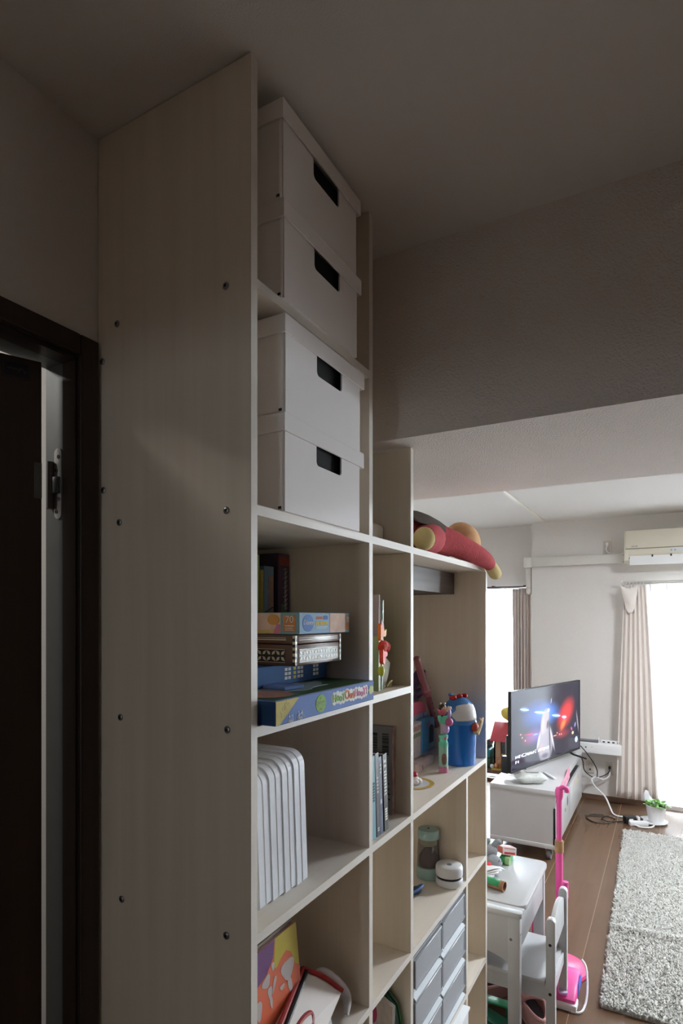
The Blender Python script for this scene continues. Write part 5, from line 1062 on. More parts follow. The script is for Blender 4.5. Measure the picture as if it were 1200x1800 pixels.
part('maker_mark', B().box(-0.012, 0.012, -0.0045, -0.004, hz0+0.005, hz0+0.010), MATS['mark_grey'], tv, smooth=False)
# picture: emission from soft spots laid out on the panel
def screen_material():
    m = bpy.data.materials.new('tv_picture'); m.use_nodes = True; nt = m.node_tree; L = nt.links; bs = nt.nodes['Principled BSDF']
    tc = nt.nodes.new('ShaderNodeTexCoord'); sep = nt.nodes.new('ShaderNodeSeparateXYZ'); L.new(tc.outputs['UV'], sep.inputs[0])
    def spot(cx, cy, rx, ry, rot, soft):
        mp = nt.nodes.new('ShaderNodeMapping'); mp.vector_type = 'TEXTURE'
        mp.inputs['Location'].default_value = (cx, cy, 0); mp.inputs['Rotation'].default_value = (0, 0, rot); mp.inputs['Scale'].default_value = (rx, ry, 1)
        L.new(tc.outputs['UV'], mp.inputs[0])
        ln = nt.nodes.new('ShaderNodeVectorMath'); ln.operation = 'LENGTH'; L.new(mp.outputs[0], ln.inputs[0])
        mr = nt.nodes.new('ShaderNodeMapRange'); mr.interpolation_type = 'SMOOTHSTEP'
        mr.inputs['From Min'].default_value = 1.0; mr.inputs['From Max'].default_value = 1.0-soft; mr.inputs['To Min'].default_value = 0; mr.inputs['To Max'].default_value = 1
        L.new(ln.outputs['Value'], mr.inputs['Value']); return mr.outputs[0]
    cur = None
    base = nt.nodes.new('ShaderNodeRGB'); base.outputs[0].default_value = (0.022, 0.022, 0.040, 1); cur = base.outputs[0]
    def lay(col, fac, mode='ADD', amt=1.0):
        nonlocal cur
        mu = nt.nodes.new('ShaderNodeMath'); mu.operation = 'MULTIPLY'; mu.inputs[1].default_value = amt; L.new(fac, mu.inputs[0])
        mx = nt.nodes.new('ShaderNodeMixRGB'); mx.blend_type = mode; L.new(mu.outputs[0], mx.inputs[0]); L.new(cur, mx.inputs[1]); mx.inputs[2].default_value = (*col, 1); cur = mx.outputs[0]
    lay((0.03, 0.10, 0.42), spot(0.36, 0.64, 0.30, 0.26, 0, 1.0)); lay((0.05, 0.16, 0.55), spot(0.52, 0.62, 0.20, 0.20, 0, 1.0))
    lay((0.03, 0.05, 0.28), spot(0.36, 0.36, 0.24, 0.16, 0, 1.0))
    lay((0.80, 0.035, 0.02), spot(0.77, 0.56, 0.15, 0.30, -0.35, 0.9)); lay((0.75, 0.22, 0.03), spot(0.73, 0.42, 0.05, 0.13, -0.4, 1.0)); lay((0.25, 0.02, 0.02), spot(0.72, 0.28, 0.16, 0.09, 0, 1.0))
    lay((0.16, 0.02, 0.03), spot(0.26, 0.36, 0.17, 0.13, 0.4, 1.0))
    for q in ((0.17, 0.745, 0.055, 0.013), (0.385, 0.66, 0.075, 0.013), (0.62, 0.565, 0.060, 0.013), (0.745, 0.515, 0.035, 0.012)):
        lay((0.10, 0.30, 0.75), spot(q[0], q[1], q[2]*1.5, q[3]*3.4, -0.30, 1.0)); lay((0.80, 0.92, 1.0), spot(q[0], q[1], q[2]*1.25, q[3], -0.30, 0.30))
    for q in ((0.12, 0.43), (0.14, 0.385), (0.18, 0.335), (0.635, 0.315), (0.67, 0.285), (0.70, 0.28)): lay((0.95, 0.32, 0.22), spot(q[0], q[1], 0.012, 0.017, 0, 0.8))
    lay((0.55, 0.03, 0.05), spot(0.24, 0.405, 0.12, 0.012, -0.12, 1.0)); lay((0.05, 0.35, 0.75), spot(0.32, 0.38, 0.05, 0.014, 0, 0.8)); lay((0.8, 0.45, 0.35), spot(0.60, 0.285, 0.04, 0.010, 0, 0.7))
    # singer: pale jacket, long fair hair, dark gap of the microphone stand
    lay((0.32, 0.30, 0.36), spot(0.46, 0.22, 0.125, 0.30, 0, 0.30), 'MIX'); lay((0.40, 0.36, 0.40), spot(0.455, 0.52, 0.070, 0.20, -0.12, 0.35), 'MIX'); lay((0.55, 0.40, 0.38), spot(0.42, 0.46, 0.035, 0.15, -0.1, 0.8), 'MIX')
    lay((0.80, 0.70, 0.70), spot(0.505, 0.665, 0.022, 0.035, 0, 0.6), 'MIX'); lay((0.09, 0.08, 0.11), spot(0.490, 0.47, 0.020, 0.085, -0.1, 0.6), 'MIX')
    lay((0.60, 0.60, 0.66), spot(0.36, 0.27, 0.02, 0.16, -0.2, 0.8), 'MIX'); lay((0.62, 0.62, 0.68), spot(0.56, 0.25, 0.018, 0.22, 0.2, 0.8), 'MIX'); lay((0.05, 0.05, 0.07), spot(0.52, 0.30, 0.010, 0.34, 0.04, 0.5), 'MIX'); lay((0.60, 0.26, 0.20), spot(0.40, 0.16, 0.022, 0.08, 0, 0.9), 'MIX')
    lay((0.55, 0.55, 0.60), spot(0.545, 0.79, 0.007, 0.05, -0.12, 0.6), 'MIX'); lay((0.10, 0.10, 0.14), spot(0.45, 0.05, 0.09, 0.06, 0, 0.8), 'MIX')
    # audience at the right and the round channel logo
    lay((0.030, 0.028, 0.045), spot(0.86, 0.10, 0.13, 0.18, 0.2, 0.25), 'MIX'); lay((0.75, 0.10, 0.45), spot(0.865, 0.315, 0.014, 0.035, 0.2, 0.6), 'MIX'); lay((0.85, 0.70, 0.40), spot(0.885, 0.25, 0.022, 0.03, 0, 0.5), 'MIX'); lay((0.30, 0.32, 0.75), spot(0.925, 0.36, 0.016, 0.05, -0.2, 0.7), 'MIX'); lay((0.35, 0.30, 0.34), spot(0.965, 0.40, 0.014, 0.22, 0.12, 0.8), 'MIX')
    lay((0.42, 0.62, 0.95), spot(0.945, 0.135, 0.026, 0.048, 0, 0.15), 'MIX'); lay((0.80, 0.88, 1.0), spot(0.945, 0.135, 0.014, 0.026, 0, 0.3), 'MIX')
    bs.inputs['Base Color'].default_value = (0.008, 0.008, 0.010, 1); bs.inputs['Roughness'].default_value = 0.13; bs.inputs['Specular IOR Level'].default_value = 0.5
    L.new(cur, bs.inputs['Emission Color']); bs.inputs['Emission Strength'].default_value = 1.25
    return m
me = bpy.data.meshes.new('screen')
sxa, sxb, sza, szb = -LT/2+0.007, LT/2-0.007, hz0+0.016, hz1-0.007
me.from_pydata([(sxa, -0.0015, sza), (sxb, -0.0015, sza), (sxb, -0.0015, szb), (sxa, -0.0015, szb)], [], [(0, 1, 2, 3)])
uv = me.uv_layers.new(name='UVMap')
for k, c in enumerate(((0, 0), (1, 0), (1, 1), (0, 1))): uv.data[k].uv = c
me.materials.append(screen_material())
so = bpy.data.objects.new('screen', me); COL.objects.link(so); so.parent = tv; so['label'] = 'glossy lit screen'; ORG[so.name] = Vector((0, 0, 0))
# subtitle strokes
b = B(); random.seed(3)
def glyph(x, z, s):
    for _ in range(4):
        if random.random() < 0.5: b.box(x, x+s, -0.0022, -0.0016, z+random.uniform(0, s*0.85), z+random.uniform(0, s*0.85)+s*0.14) if False else b.box(x+random.uniform(0, 0.2)*s, x+s*random.uniform(0.75, 1), -0.0022, -0.0016, z+s*(q_z := random.uniform(0, 0.85)), z+s*(q_z+0.15))
        else: b.box(x+s*(q_x := random.uniform(0, 0.85)), x+s*(q_x+0.13), -0.0022, -0.0016, z+s*random.uniform(0, 0.2), z+s*random.uniform(0.75, 1))
for k in range(20):
    if k == 12: continue
    glyph(-LT/2+0.065+0.0258*k, hz0+0.090, 0.024)
for k in range(2): glyph(-LT/2+0.065+0.0258*k, hz0+0.055, 0.024)
st_ = sub('subtitle', b, mat('subtitle_glow', (0.8, 0.8, 0.85), 0.4, emit=(0.85, 0.88, 1.0), estr=0.9, noise=(30, 0.02)), so, smooth=False); st_['kind'] = 'stuff'

# things on the bench
wp_ = thing('wipes_pack', 'crumpled white pack of wet wipes on the bench corner', 'wipes pack', (-0.835, 4.235, sz1), rotz=0.55, local=True)
b = B(); rows = []
for i in range(13):
    t = i/12*2-1; r = max(0.05, 1-abs(t)**3.2)
    rows.append([(0.105*t, (0.058*(1 if abs(t) < 0.9 else 0.9))*math.cos(a)*(0.9+0.1*r), 0.040+max(-0.040, 0.044*math.sin(a)*r+0.004*math.sin(5*t+2*a))) for a in [2*PI*j/20 for j in range(20)]])
b.rings(rows); part('pack', b, mat('wipes_white', (0.60, 0.62, 0.59), 0.35, noise=(22, 0.1), bump=(45, 0.6, 0.01)), wp_)
part('lid', B().box(-0.045, 0.045, -0.030, 0.030, 0.080, 0.088, bev=0.003), mat('wipes_lid', (0.50, 0.49, 0.46), 0.4, noise=(22, 0.04)), wp_)
solo('remote', B().box(-0.012, 0.012, -0.085, 0.085, 0, 0.014, bev=0.005, M=Matrix.Translation((-0.752, 4.47, sz1)) @ Matrix.Rotation(0.62, 4, 'Z')), M_WHITE2, 'slim white remote lying in front of the television', 'remote control')

# ------------------------------------------------------------------ cables, power strip, plant
def cable(label, pts, r, m): return solo('cable', B().tube(smooth_path(pts, 8), r, 7), m, label, 'cable')
Fy = FY
cable('black cable from the low outlet to the television bench', [(-0.452, Fy-0.03, 0.300), (-0.455, Fy-0.04, 0.27), (-0.50, Fy-0.06, 0.235), (-0.56, Fy-0.07, 0.215), (-0.60, 5.60, 0.235), (-0.64, 5.52, 0.30), (-0.648, 5.462, 0.40), (-0.70, 5.462, 0.42)], 0.0042, M_BLACK)
cable('black cable dropping from the television edge behind the bench', [(-0.655, 5.40, 0.530), (-0.625, 5.475, 0.47), (-0.575, 5.56, 0.37), (-0.545, 5.60, 0.29), (-0.545, 5.60, 0.23)], 0.0042, M_BLACK)
cable('thick white cable snaking from the outlet down to the floor', [(-0.450, Fy-0.03, 0.275), (-0.455, Fy-0.045, 0.235), (-0.50, Fy-0.06, 0.205), (-0.56, Fy-0.09, 0.225), (-0.585, 5.58, 0.205), (-0.55, 5.52, 0.165), (-0.47, 5.46, 0.11), (-0.425, 5.40, 0.04), (-0.395, 5.34, 0.008), (-0.34, 5.30, 0.008), (-0.285, 5.33, 0.012), (-0.262, 5.27, 0.03)], 0.0068, M_WHITE)
cable('thin black cord looped on the floor beside the bench', [(-0.60, 5.20, 0.005), (-0.50, 5.24, 0.005), (-0.42, 5.26, 0.005), (-0.37, 5.20, 0.005), (-0.42, 5.09, 0.005), (-0.50, 5.06, 0.005), (-0.58, 5.14, 0.005), (-0.56, 5.23, 0.009), (-0.47, 5.27, 0.009), (-0.47, 5.18, 0.009), (-0.42, 5.12, 0.009), (-0.33, 5.18, 0.006), (-0.298, 5.175, 0.018)], 0.0040, mat('cord_brown', (0.030, 0.024, 0.022), 0.5, noise=(20, 0.1)))
solo('power_plug', B().box(-0.462, -0.442, Fy-0.032, Fy-0.0095, 0.290, 0.318, bev=0.006), M_BLACK, 'black plug pushed into the low wall outlet', 'plug')
ps = thing('power_strip', 'white power strip crowded with black adapters on the floor', 'power strip', (-0.255, 5.18, 0), rotz=0.45, local=True)
part('strip', B().box(-0.03, 0.11, -0.055, -0.012, 0, 0.034, bev=0.006), M_WHITE, ps)
part('adapter', B().box(-0.048, 0.030, -0.012, 0.050, 0, 0.055, bev=0.006), M_BLACK, ps, 'black adapter')
part('adapter', B().box(0.034, 0.090, -0.010, 0.045, 0, 0.045, bev=0.006), M_BLACK, ps, 'black adapter')
part('adapter_print', B().box(-0.020, 0.010, -0.0125, -0.0119, 0.030, 0.042), M_PRINTW, ps, smooth=False)
part('plug', B().box(0.038, 0.056, -0.030, 0.012, 0.034, 0.062, bev=0.004), M_WHITE, ps)
part('cord', B().tube(smooth_path([(0.100, -0.02, 0.012), (0.140, 0.00, 0.008), (0.150, -0.05, 0.007), (0.10, -0.095, 0.007), (0.03, -0.09, 0.007), (0.015, -0.06, 0.008), (0.0, -0.05, 0.010)], 8), 0.0062, 8), M_WHITE, ps)
pp = Vector((-0.085, 5.300, 0))
pl_ = thing('potted_plant', 'small leafy plant in a white pot on a round saucer', 'potted plant', pp)
part('saucer', B().lathe([(0.075, 0), (0.098, 0.004), (0.106, 0.016), (0.102, 0.017), (0.094, 0.008), (0.001, 0.007)], pp+Vector((-0.022, 0, 0)), 36), M_WHITE2, pl_)
part('pot', B().lathe([(0.052, 0.008), (0.055, 0.010), (0.070, 0.128), (0.073, 0.130), (0.073, 0.142), (0.067, 0.142), (0.064, 0.122), (0.001, 0.120)], pp, 36), M_WHITE, pl_)
part('soil', B().lathe([(0.063, 0.120), (0.060, 0.127), (0.001, 0.129)], pp, 24), mat('soil', (0.05, 0.035, 0.025), 0.9, noise=(60, 0.4)), pl_)
b = B(); [b.box(pp.x-0.020+0.009*k, pp.x-0.014+0.009*k, pp.y-0.0655, pp.y-0.0645, 0.098, 0.104) for k in range(4)]
part('pot_print', b, mat('pot_gold', (0.55, 0.46, 0.22), 0.4, noise=(20, 0.1)), pl_, smooth=False)
M_LF = mat('leaf_green', (0.13, 0.30, 0.055), 0.5, noise=(30, 0.35)); random.seed(11)
bm_l = B().prism([(-0.0, 0), (0.0085, 0.010), (0.0095, 0.020), (0.005, 0.030), (0, 0.034), (-0.005, 0.030), (-0.0095, 0.020), (-0.0085, 0.010)], 'z', 0, 0.0010)
for v in bm_l.bm.verts: v.co.z += 0.012*(v.co.y/0.034)**0.5-0.25*v.co.x**2/0.01*0.3-0.010*(v.co.y/0.034)**2
leafm = _finish('leaf', bm_l, M_LF, True)
for k in range(64):
    a = random.uniform(0, 2*PI); r = 0.068*math.sqrt(random.random()); o = bpy.data.objects.new('leaf', leafm); COL.objects.link(o); o.parent = pl_
    o.location = (r*math.cos(a), r*math.sin(a), 0.130+random.uniform(0, 0.040)*(1.2-r/0.075)); s = random.uniform(0.75, 1.35); o.scale = (s, s, s)
    o.rotation_euler = (random.uniform(-0.3, 0.7), random.uniform(-0.5, 0.5), a-PI/2+random.uniform(-0.8, 0.8))
b = B()
for k in range(16):
    a = random.uniform(0, 2*PI); r = random.uniform(0.02, 0.06); b.tube([(pp.x+r*0.4*math.cos(a), pp.y+r*0.4*math.sin(a), 0.122), (pp.x+r*math.cos(a), pp.y+r*math.sin(a), 0.150)], 0.0014, 5)
part('stems', b, M_LF, pl_)

# ------------------------------------------------------------------ toy house on a low table beyond the shelf, balloon, toy bin
tb0 = thing('side_table', 'low brown side table behind the television bench end', 'side table', (-1.36, 4.98, 0))
part('table_top', B().box(-1.62, -1.095, 4.74, 5.26, 0.372, 0.392, bev=0.003), M_BROWN, tb0)
for xx in (-1.60, -1.135):
    for yy in (4.76, 5.21): part('leg', B().box(xx, xx+0.03, yy, yy+0.03, 0, 0.372), M_BROWN, tb0, smooth=False)
hs = thing('doll_house', 'toy house with a red pitched roof on the low side table', 'toy house', (-1.23, 4.93, 0.392))
hx0, hx1, hy0, hy1, hb0 = -1.240, -1.105, 4.80, 5.02, 0.392
M_HB = mat('house_tan', (0.46, 0.30, 0.19), 0.5, noise=(20, 0.1)); M_HR = mat('house_roof', (0.52, 0.07, 0.09), 0.4, noise=(20, 0.06))
part('base', B().box(hx0-0.015, hx1+0.015, hy0-0.03, hy1, hb0, hb0+0.016, bev=0.003), mat('house_base', (0.52, 0.36, 0.08), 0.5, noise=(20, 0.08)), hs)
part('walls', B().box(hx0, hx0+0.012, hy0, hy1, hb0+0.016, hb0+0.245).box(hx1-0.012, hx1, hy0, hy1, hb0+0.016, hb0+0.245).box(hx0, hx1, hy1-0.012, hy1, hb0+0.016, hb0+0.245).box(hx0, hx0+0.055, hy0, hy0+0.012, hb0+0.016, hb0+0.245), M_HB, hs, smooth=False)
part('shop_window', B().box(hx0+0.055, hx1-0.012, hy0+0.02, hy0+0.026, hb0+0.13, hb0+0.235), mat('house_window', (0.13, 0.14, 0.17), 0.4, noise=(70, 0.6)), hs, smooth=False)
part('counter', B().box(hx0+0.012, hx1-0.012, hy0-0.004, hy0+0.020, hb0+0.016, hb0+0.110, bev=0.004), mat('house_counter', (0.36, 0.18, 0.10), 0.5, noise=(50, 0.5)), hs)
for k in range(4): part('bun', B().ell((hx0+0.022+0.031*k, hy0-0.010, hb0+0.035+0.03*(k % 2)), (0.018, 0.014, 0.022)), mat('bun_brown', (0.46, 0.22, 0.10), 0.5, noise=(30, 0.2)), hs)
part('sign', B().box(hx0+0.062, hx0+0.105, hy0-0.014, hy0-0.004, hb0+0.085, hb0+0.135, bev=0.003), mat('sign_gold', (0.60, 0.42, 0.15), 0.5, noise=(60, 0.3)), hs)
roof = [(hy0-0.045, hb0+0.238), (hy0-0.040, hb0+0.252), (hy0+0.10, hb0+0.372), (hy0+0.125, hb0+0.372), (hy1+0.03, hb0+0.26), (hy1+0.03, hb0+0.240), (hy0+0.115, hb0+0.345)]
part('roof', B().prism(roof, 'x', hx0-0.022, hx1+0.012, bev=0.002), M_HR, hs)
part('chimney', B().box(hx1-0.03, hx1+0.012, hy0-0.055, hy0+0.02, hb0+0.13, hb0+0.275, bev=0.006), mat('house_grey', (0.42, 0.42, 0.40), 0.5, noise=(40, 0.3)), hs)
part('finial', B().ell((hx0-0.01, hy0-0.02, hb0+0.030), (0.016, 0.016, 0.018)), M_WHITE, hs)
bo_ = thing('balloon', 'yellow balloon resting on the red roof behind the television', 'balloon', (-1.10, 4.93, hb0+0.37))
part('skin', B().ell((-1.112, 4.93, hb0+0.372+0.066), (0.105, 0.080, 0.066), (0, 0.15, 0)), mat('balloon_yellow', (0.56, 0.42, 0.05), 0.35, noise=(8, 0.05)), bo_)
part('knot', B().tube([(-1.21, 4.93, hb0+0.455), (-1.218, 4.93, hb0+0.457), (-1.224, 4.93, hb0+0.459)], [0.006, 0.003, 0.007], 8), MATS['balloon_yellow'], bo_)
bn = thing('toy_bin', 'teal and green toy crate left of the red-roofed toy house', 'crate', (-1.37, 4.93, 0.392))
part('crate', B().box(-1.47, -1.275, 4.82, 5.05, 0.392, 0.47, bev=0.006), mat('crate_green', (0.05, 0.13, 0.08), 0.5, noise=(15, 0.1)), bn)
part('teal_band', B().box(-1.472, -1.273, 4.818, 5.052, 0.475, 0.545, bev=0.006), mat('crate_teal', (0.03, 0.22, 0.26), 0.5, noise=(15, 0.1)), bn)
part('handle', B().box(-1.445, -1.300, 4.83, 5.04, 0.545, 0.62, bev=0.02), M_BLACK, bn)

# ================================================================== desk, chair, floor toys
M_KW = mat('kid_white', (0.50, 0.505, 0.51), 0.32, noise=(14, 0.015))
dk = thing('kids_desk', 'white wooden children desk with rounded corners', 'desk', (-0.76, 2.51, 0))
dx0, dx1, dy0, dy1, dz = -1.05, -0.478, 2.250, 2.800, 0.520
def rrxy(x0, x1, y0, y1, r, n=6): return rrect(((x0+x1)/2, (y0+y1)/2), x1-x0, y1-y0, r, n)
part('desk_top', B().prism(rrxy(dx0, dx1, dy0+0.066, dy1, 0.035), 'z', dz-0.020, dz, bev=0.003), M_KW, dk)
part('paper_rail', B().box(dx0+0.01, dx1-0.002, dy0+0.040, dy0+0.062, dz-0.020, dz-0.004, bev=0.002), M_KW, dk)
part('edge_strip', B().prism(rrxy(dx0, dx1, dy0, dy0+0.036, 0.012), 'z', dz-0.020, dz, bev=0.003), M_KW, dk)
part('side_apron', B().box(dx1-0.026, dx1-0.012, dy0+0.02, dy1-0.04, dz-0.150, dz-0.020, bev=0.002), M_KW, dk)
part('side_apron', B().box(dx0+0.012, dx0+0.026, dy0+0.02, dy1-0.04, dz-0.150, dz-0.020, bev=0.002), M_KW, dk)
arc = [(dx0+0.05, dz-0.020), (dx1-0.05, dz-0.020), (dx1-0.05, dz-0.235)]+[(dx1-0.05-0.472*t/12, dz-0.235+0.135*math.sin(PI*t/12)**0.5) for t in range(1, 12)]+[(dx0+0.05, dz-0.235)]
arc = [(dx0+0.05, dz-0.020), (dx1-0.045, dz-0.020), (dx1-0.045, dz-0.205), (dx1-0.075, dz-0.185), (dx1-0.12, dz-0.172), (dx1-0.18, dz-0.165), (dx0+0.18, dz-0.165), (dx0+0.12, dz-0.172), (dx0+0.075, dz-0.185), (dx0+0.05, dz-0.205)]
part('end_apron', B().prism(arc, 'y', dy0+0.008, dy0+0.024), M_KW, dk, smooth=False)
part('end_apron', B().prism(arc, 'y', dy1-0.036, dy1-0.020), M_KW, dk, smooth=False)
for xx in (dx0+0.008, dx1-0.053):
    for yy in (dy0+0.006, dy1-0.060):
        lg = part('leg', B().box(xx, xx+0.045, yy, yy+0.032, 0, dz-0.020, bev=0.003), M_KW, dk)
        if yy < dy0+0.05: sub('bolt', B().lathe([(0.0055, 0), (0.0055, 0.001), (0.003, 0.0012)], n=14, M=Matrix.Translation((xx+0.012, yy-0.0002, dz-0.105)) @ Matrix.Rotation(PI/2, 4, 'X')), M_DMETAL, lg)
        if xx > dx0+0.1: sub('bolt', B().lathe([(0.0050, 0), (0.0050, 0.001), (0.003, 0.0012)], n=14, M=Matrix.Translation((xx+0.0452, yy+0.016, dz-0.085)) @ Matrix.Rotation(PI/2, 4, 'Y')), M_METAL, lg)
# chair
ch = thing('kids_chair', 'white wooden children chair pushed under the small desk', 'chair', (-0.52, 2.48, 0))
cx0, cx1, cy0, cy1, cz = -0.665, -0.385, 2.318, 2.650, 0.258
part('seat', B().box(cx0, cx1-0.022, cy0, cy1, cz-0.018, cz, bev=0.003), M_KW, ch)
part('seat_rail', B().box(cx0+0.02, cx1-0.02, cy0+0.010, cy0+0.026, cz-0.075, cz-0.018), M_KW, ch, smooth=False)
part('seat_rail', B().box(cx0+0.02, cx1-0.02, cy1-0.026, cy1-0.010, cz-0.075, cz-0.018), M_KW, ch, smooth=False)
part('seat_rail', B().box(cx0+0.008, cx0+0.024, cy0+0.010, cy1-0.010, cz-0.075, cz-0.018), M_KW, ch, smooth=False)
part('seat_rail', B().box(cx1-0.020, cx1-0.006, cy0+0.034, cy1-0.034, cz-0.075, cz-0.018), M_KW, ch, smooth=False)
def postpts(x0, x1, top): return [(x0, 0), (x1, 0), (x1, top-0.016)]+[((x0+x1)/2+(x1-x0)/2*math.cos(PI*t/8), top-0.016+0.016*math.sin(PI*t/8)) for t in range(1, 8)]+[(x0, top-0.016)]
for yy in (cy0+0.005, cy1-0.035):
    lg = part('back_leg', B().prism(postpts(cx1-0.020, cx1+0.014, 0.492), 'y', yy, yy+0.030, bev=0.003), M_KW, ch)
    if yy < cy0+0.1:
        for zz in (0.395, cz-0.048): sub('bolt', B().lathe([(0.0058, 0), (0.0058, 0.001), (0.003, 0.0012)], n=14, M=Matrix.Translation((cx1-0.004, yy-0.0002, zz)) @ Matrix.Rotation(PI/2, 4, 'X')), M_BLACK, lg)
for yy in (cy0+0.005, cy1-0.035): part('front_leg', B().box(cx0, cx0+0.032, yy, yy+0.030, 0, cz-0.018, bev=0.003), M_KW, ch)
ya, yb = cy0+0.035, cy1-0.035; n = 14
bp = [(ya, 0.345), (yb, 0.345), (yb, 0.452)]+[(yb+(ya-yb)*k/n, 0.452+0.040*math.sin(PI*k/n)**0.8) for k in range(1, n)]+[(ya, 0.452)]
part('backrest', B().prism(bp, 'x', cx1-0.012, cx1+0.004, bev=0.002), M_KW, ch)
part('back_rail', B().box(cx1-0.010, cx1+0.003, ya, yb, cz-0.075, cz-0.030, bev=0.001), M_KW, ch)

# toys on the desk
zt = dz+0.0005
cb_ = thing('card_box', 'small red and white card box tilted on the desk clutter', 'card box', (-0.645, 2.72, zt+0.03), local=True)
cb_.rotation_euler = (math.radians(-14), math.radians(6), math.radians(28))
part('box', B().box(-0.030, 0.030, -0.048, 0.048, 0, 0.034, bev=0.0015, seg=1), mat('card_white', (0.78, 0.76, 0.75), 0.4, noise=(20, 0.03)), cb_)
part('red_panel', B().box(-0.025, 0.025, -0.042, 0.030, 0.034, 0.0345), mat('card_red', (0.62, 0.045, 0.06), 0.4, noise=(20, 0.06)), cb_, smooth=False)
part('white_print', B().prism(blob(0.002, -0.008, 0.013, 0.016, 0.3, 0.3), 'z', 0.0345, 0.0349).box(-0.022, 0.022, 0.034, 0.037, 0.0341, 0.0346), M_PRINTW, cb_, smooth=False)
part('red_panel', B().box(-0.024, 0.024, -0.0485, -0.048, 0.004, 0.013).box(-0.024, 0.024, -0.0485, -0.048, 0.027, 0.029), MATS['card_red'], cb_, smooth=False)
part('red_panel', B().box(-0.0305, -0.030, -0.042, 0.042, 0.004, 0.030), MATS['card_red'], cb_, smooth=False)
cu_ = thing('toy_block', 'green striped cardboard block under the red card box', 'toy block', (-0.635, 2.70, zt))
part('block', B().box(-0.665, -0.622, 2.668, 2.75, zt, zt+0.032, bev=0.002), mat('block_green', (0.06, 0.36, 0.12), 0.45, noise=(20, 0.1)), cu_)
part('stripe', B().box(-0.640, -0.6216, 2.6675, 2.70, zt+0.001, zt+0.033), mat('block_lime', (0.38, 0.58, 0.26), 0.45, noise=(60, 0.3)), cu_, smooth=False)
so_ = thing('soft_toy', 'grey soft toy with embroidered face lying on the desk', 'soft toy', (-0.69, 2.63, zt))
M_GP = mat('grey_plush', (0.27, 0.28, 0.30), 0.95, spec=0.1, noise=(60, 0.15), bump=(400, 0.5, 0.002))
part('body', B().ell((-0.672, 2.600, zt+0.030), (0.035, 0.045, 0.030), (0, 0, 0.5)), M_GP, so_)
part('head', B().ell((-0.705, 2.650, zt+0.055), (0.036, 0.034, 0.032), (0.3, 0, 0)), M_GP, so_)
part('ear', B().tube(smooth_path([(-0.690, 2.655, zt+0.078), (-0.672, 2.665, zt+0.098), (-0.655, 2.668, zt+0.090)], 5), [0.010, 0.012, 0.013, 0.013, 0.013, 0.013, 0.013, 0.012, 0.011, 0.009, 0.004][:11], 10), M_GP, so_)
part('ear', B().tube(smooth_path([(-0.722, 2.648, zt+0.078), (-0.715, 2.650, zt+0.100), (-0.700, 2.650, zt+0.104)], 5), [0.010, 0.012, 0.013, 0.013, 0.013, 0.013, 0.013, 0.012, 0.011, 0.009, 0.004][:11], 10), M_GP, so_)
part('arm', B().tube([(-0.690, 2.600, zt+0.045), (-0.672, 2.575, zt+0.022), (-0.664, 2.560, zt+0.012)], [0.016, 0.014, 0.009], 10), M_GP, so_)
part('stitching', B().tube(smooth_path([(-0.640, 2.605, zt+0.046), (-0.635, 2.598, zt+0.040), (-0.637, 2.588, zt+0.044)], 4), 0.0012, 5).tube(smooth_path([(-0.645, 2.590, zt+0.052), (-0.641, 2.580, zt+0.046), (-0.645, 2.572, zt+0.050)], 4), 0.0012, 5), M_BLACK, so_)
rb_ = thing('hair_bow', 'red spotted hair bow in front of the grey soft toy', 'hair bow', (-0.70, 2.575, zt))
part('loop', B().ell((-0.682, 2.560, zt+0.028), (0.014, 0.016, 0.015), None, 12, 8), mat('bow_red', (0.62, 0.06, 0.06), 0.6, noise=(70, 0.5)), rb_)
part('loop', B().ell((-0.722, 2.572, zt+0.028), (0.015, 0.016, 0.014), None, 12, 8), MATS['bow_red'], rb_)
part('bead', B().ell((-0.703, 2.560, zt+0.022), (0.010, 0.010, 0.010), None, 12, 8), M_WHITE, rb_)
part('bead', B().ell((-0.716, 2.556, zt+0.034), (0.007, 0.007, 0.007), None, 10, 8), M_YEL, rb_)
for k, (lab, m, p) in enumerate((('pink oval hair clip behind the grey soft toy', 'clip_pink', (-0.775, 2.72, zt)), ('light green toy cup beside the pink hair clip', 'lid_lime', (-0.735, 2.73, zt)))):
    o = solo('hair_clip' if k == 0 else 'toy_cup', B().ell((p[0], p[1], p[2]+(0.050 if k == 0 else 0.036)), (0.012, 0.022, 0.050) if k == 0 else (0.034, 0.030, 0.036), (0.15, 0, 0)), mat(m, (0.58, 0.09, 0.24) if k == 0 else (0.36, 0.58, 0.24), 0.35, noise=(20, 0.1)), lab, 'toy')
# loose papers
pa = thing('paper_stack', 'loose white papers fanned out on the desk', 'papers', (-0.72, 2.51, zt), local=True)
for k in range(5):
    Mk = Matrix.Translation((0.004*k, 0.006*k, 0.018+0.0035*k)) @ Matrix.Rotation(0.25*k-0.2, 4, 'Z') @ Matrix.Rotation(0.05*(k-2), 4, 'Y')
    b = B(); rows = [[(x_/10*0.15-0.075, y_/6*0.105-0.0525, 0.008*math.sin(x_*0.5+k)*math.cos(y_*0.4)) for x_ in range(11)] for y_ in range(7)]
    b.sheet(rows); bmesh.ops.transform(b.bm, matrix=Mk, verts=b.bm.verts[:]); p = part('sheet', b, mat('paper_white', (0.76, 0.76, 0.77), 0.6, noise=(20, 0.03)), pa); p.modifiers.new('thickness', 'SOLIDIFY').thickness = 0.0008
ro = thing('paper_roll', 'green picture paper rolled up on a brown tube', 'paper roll', (-0.69, 2.43, zt))
p0, p1 = Vector((-0.80, 2.450, zt+0.021)), Vector((-0.578, 2.405, zt+0.021)); rows_o = []
dd = (p1-p0).normalized(); sd = Vector((-dd.y, dd.x, 0))
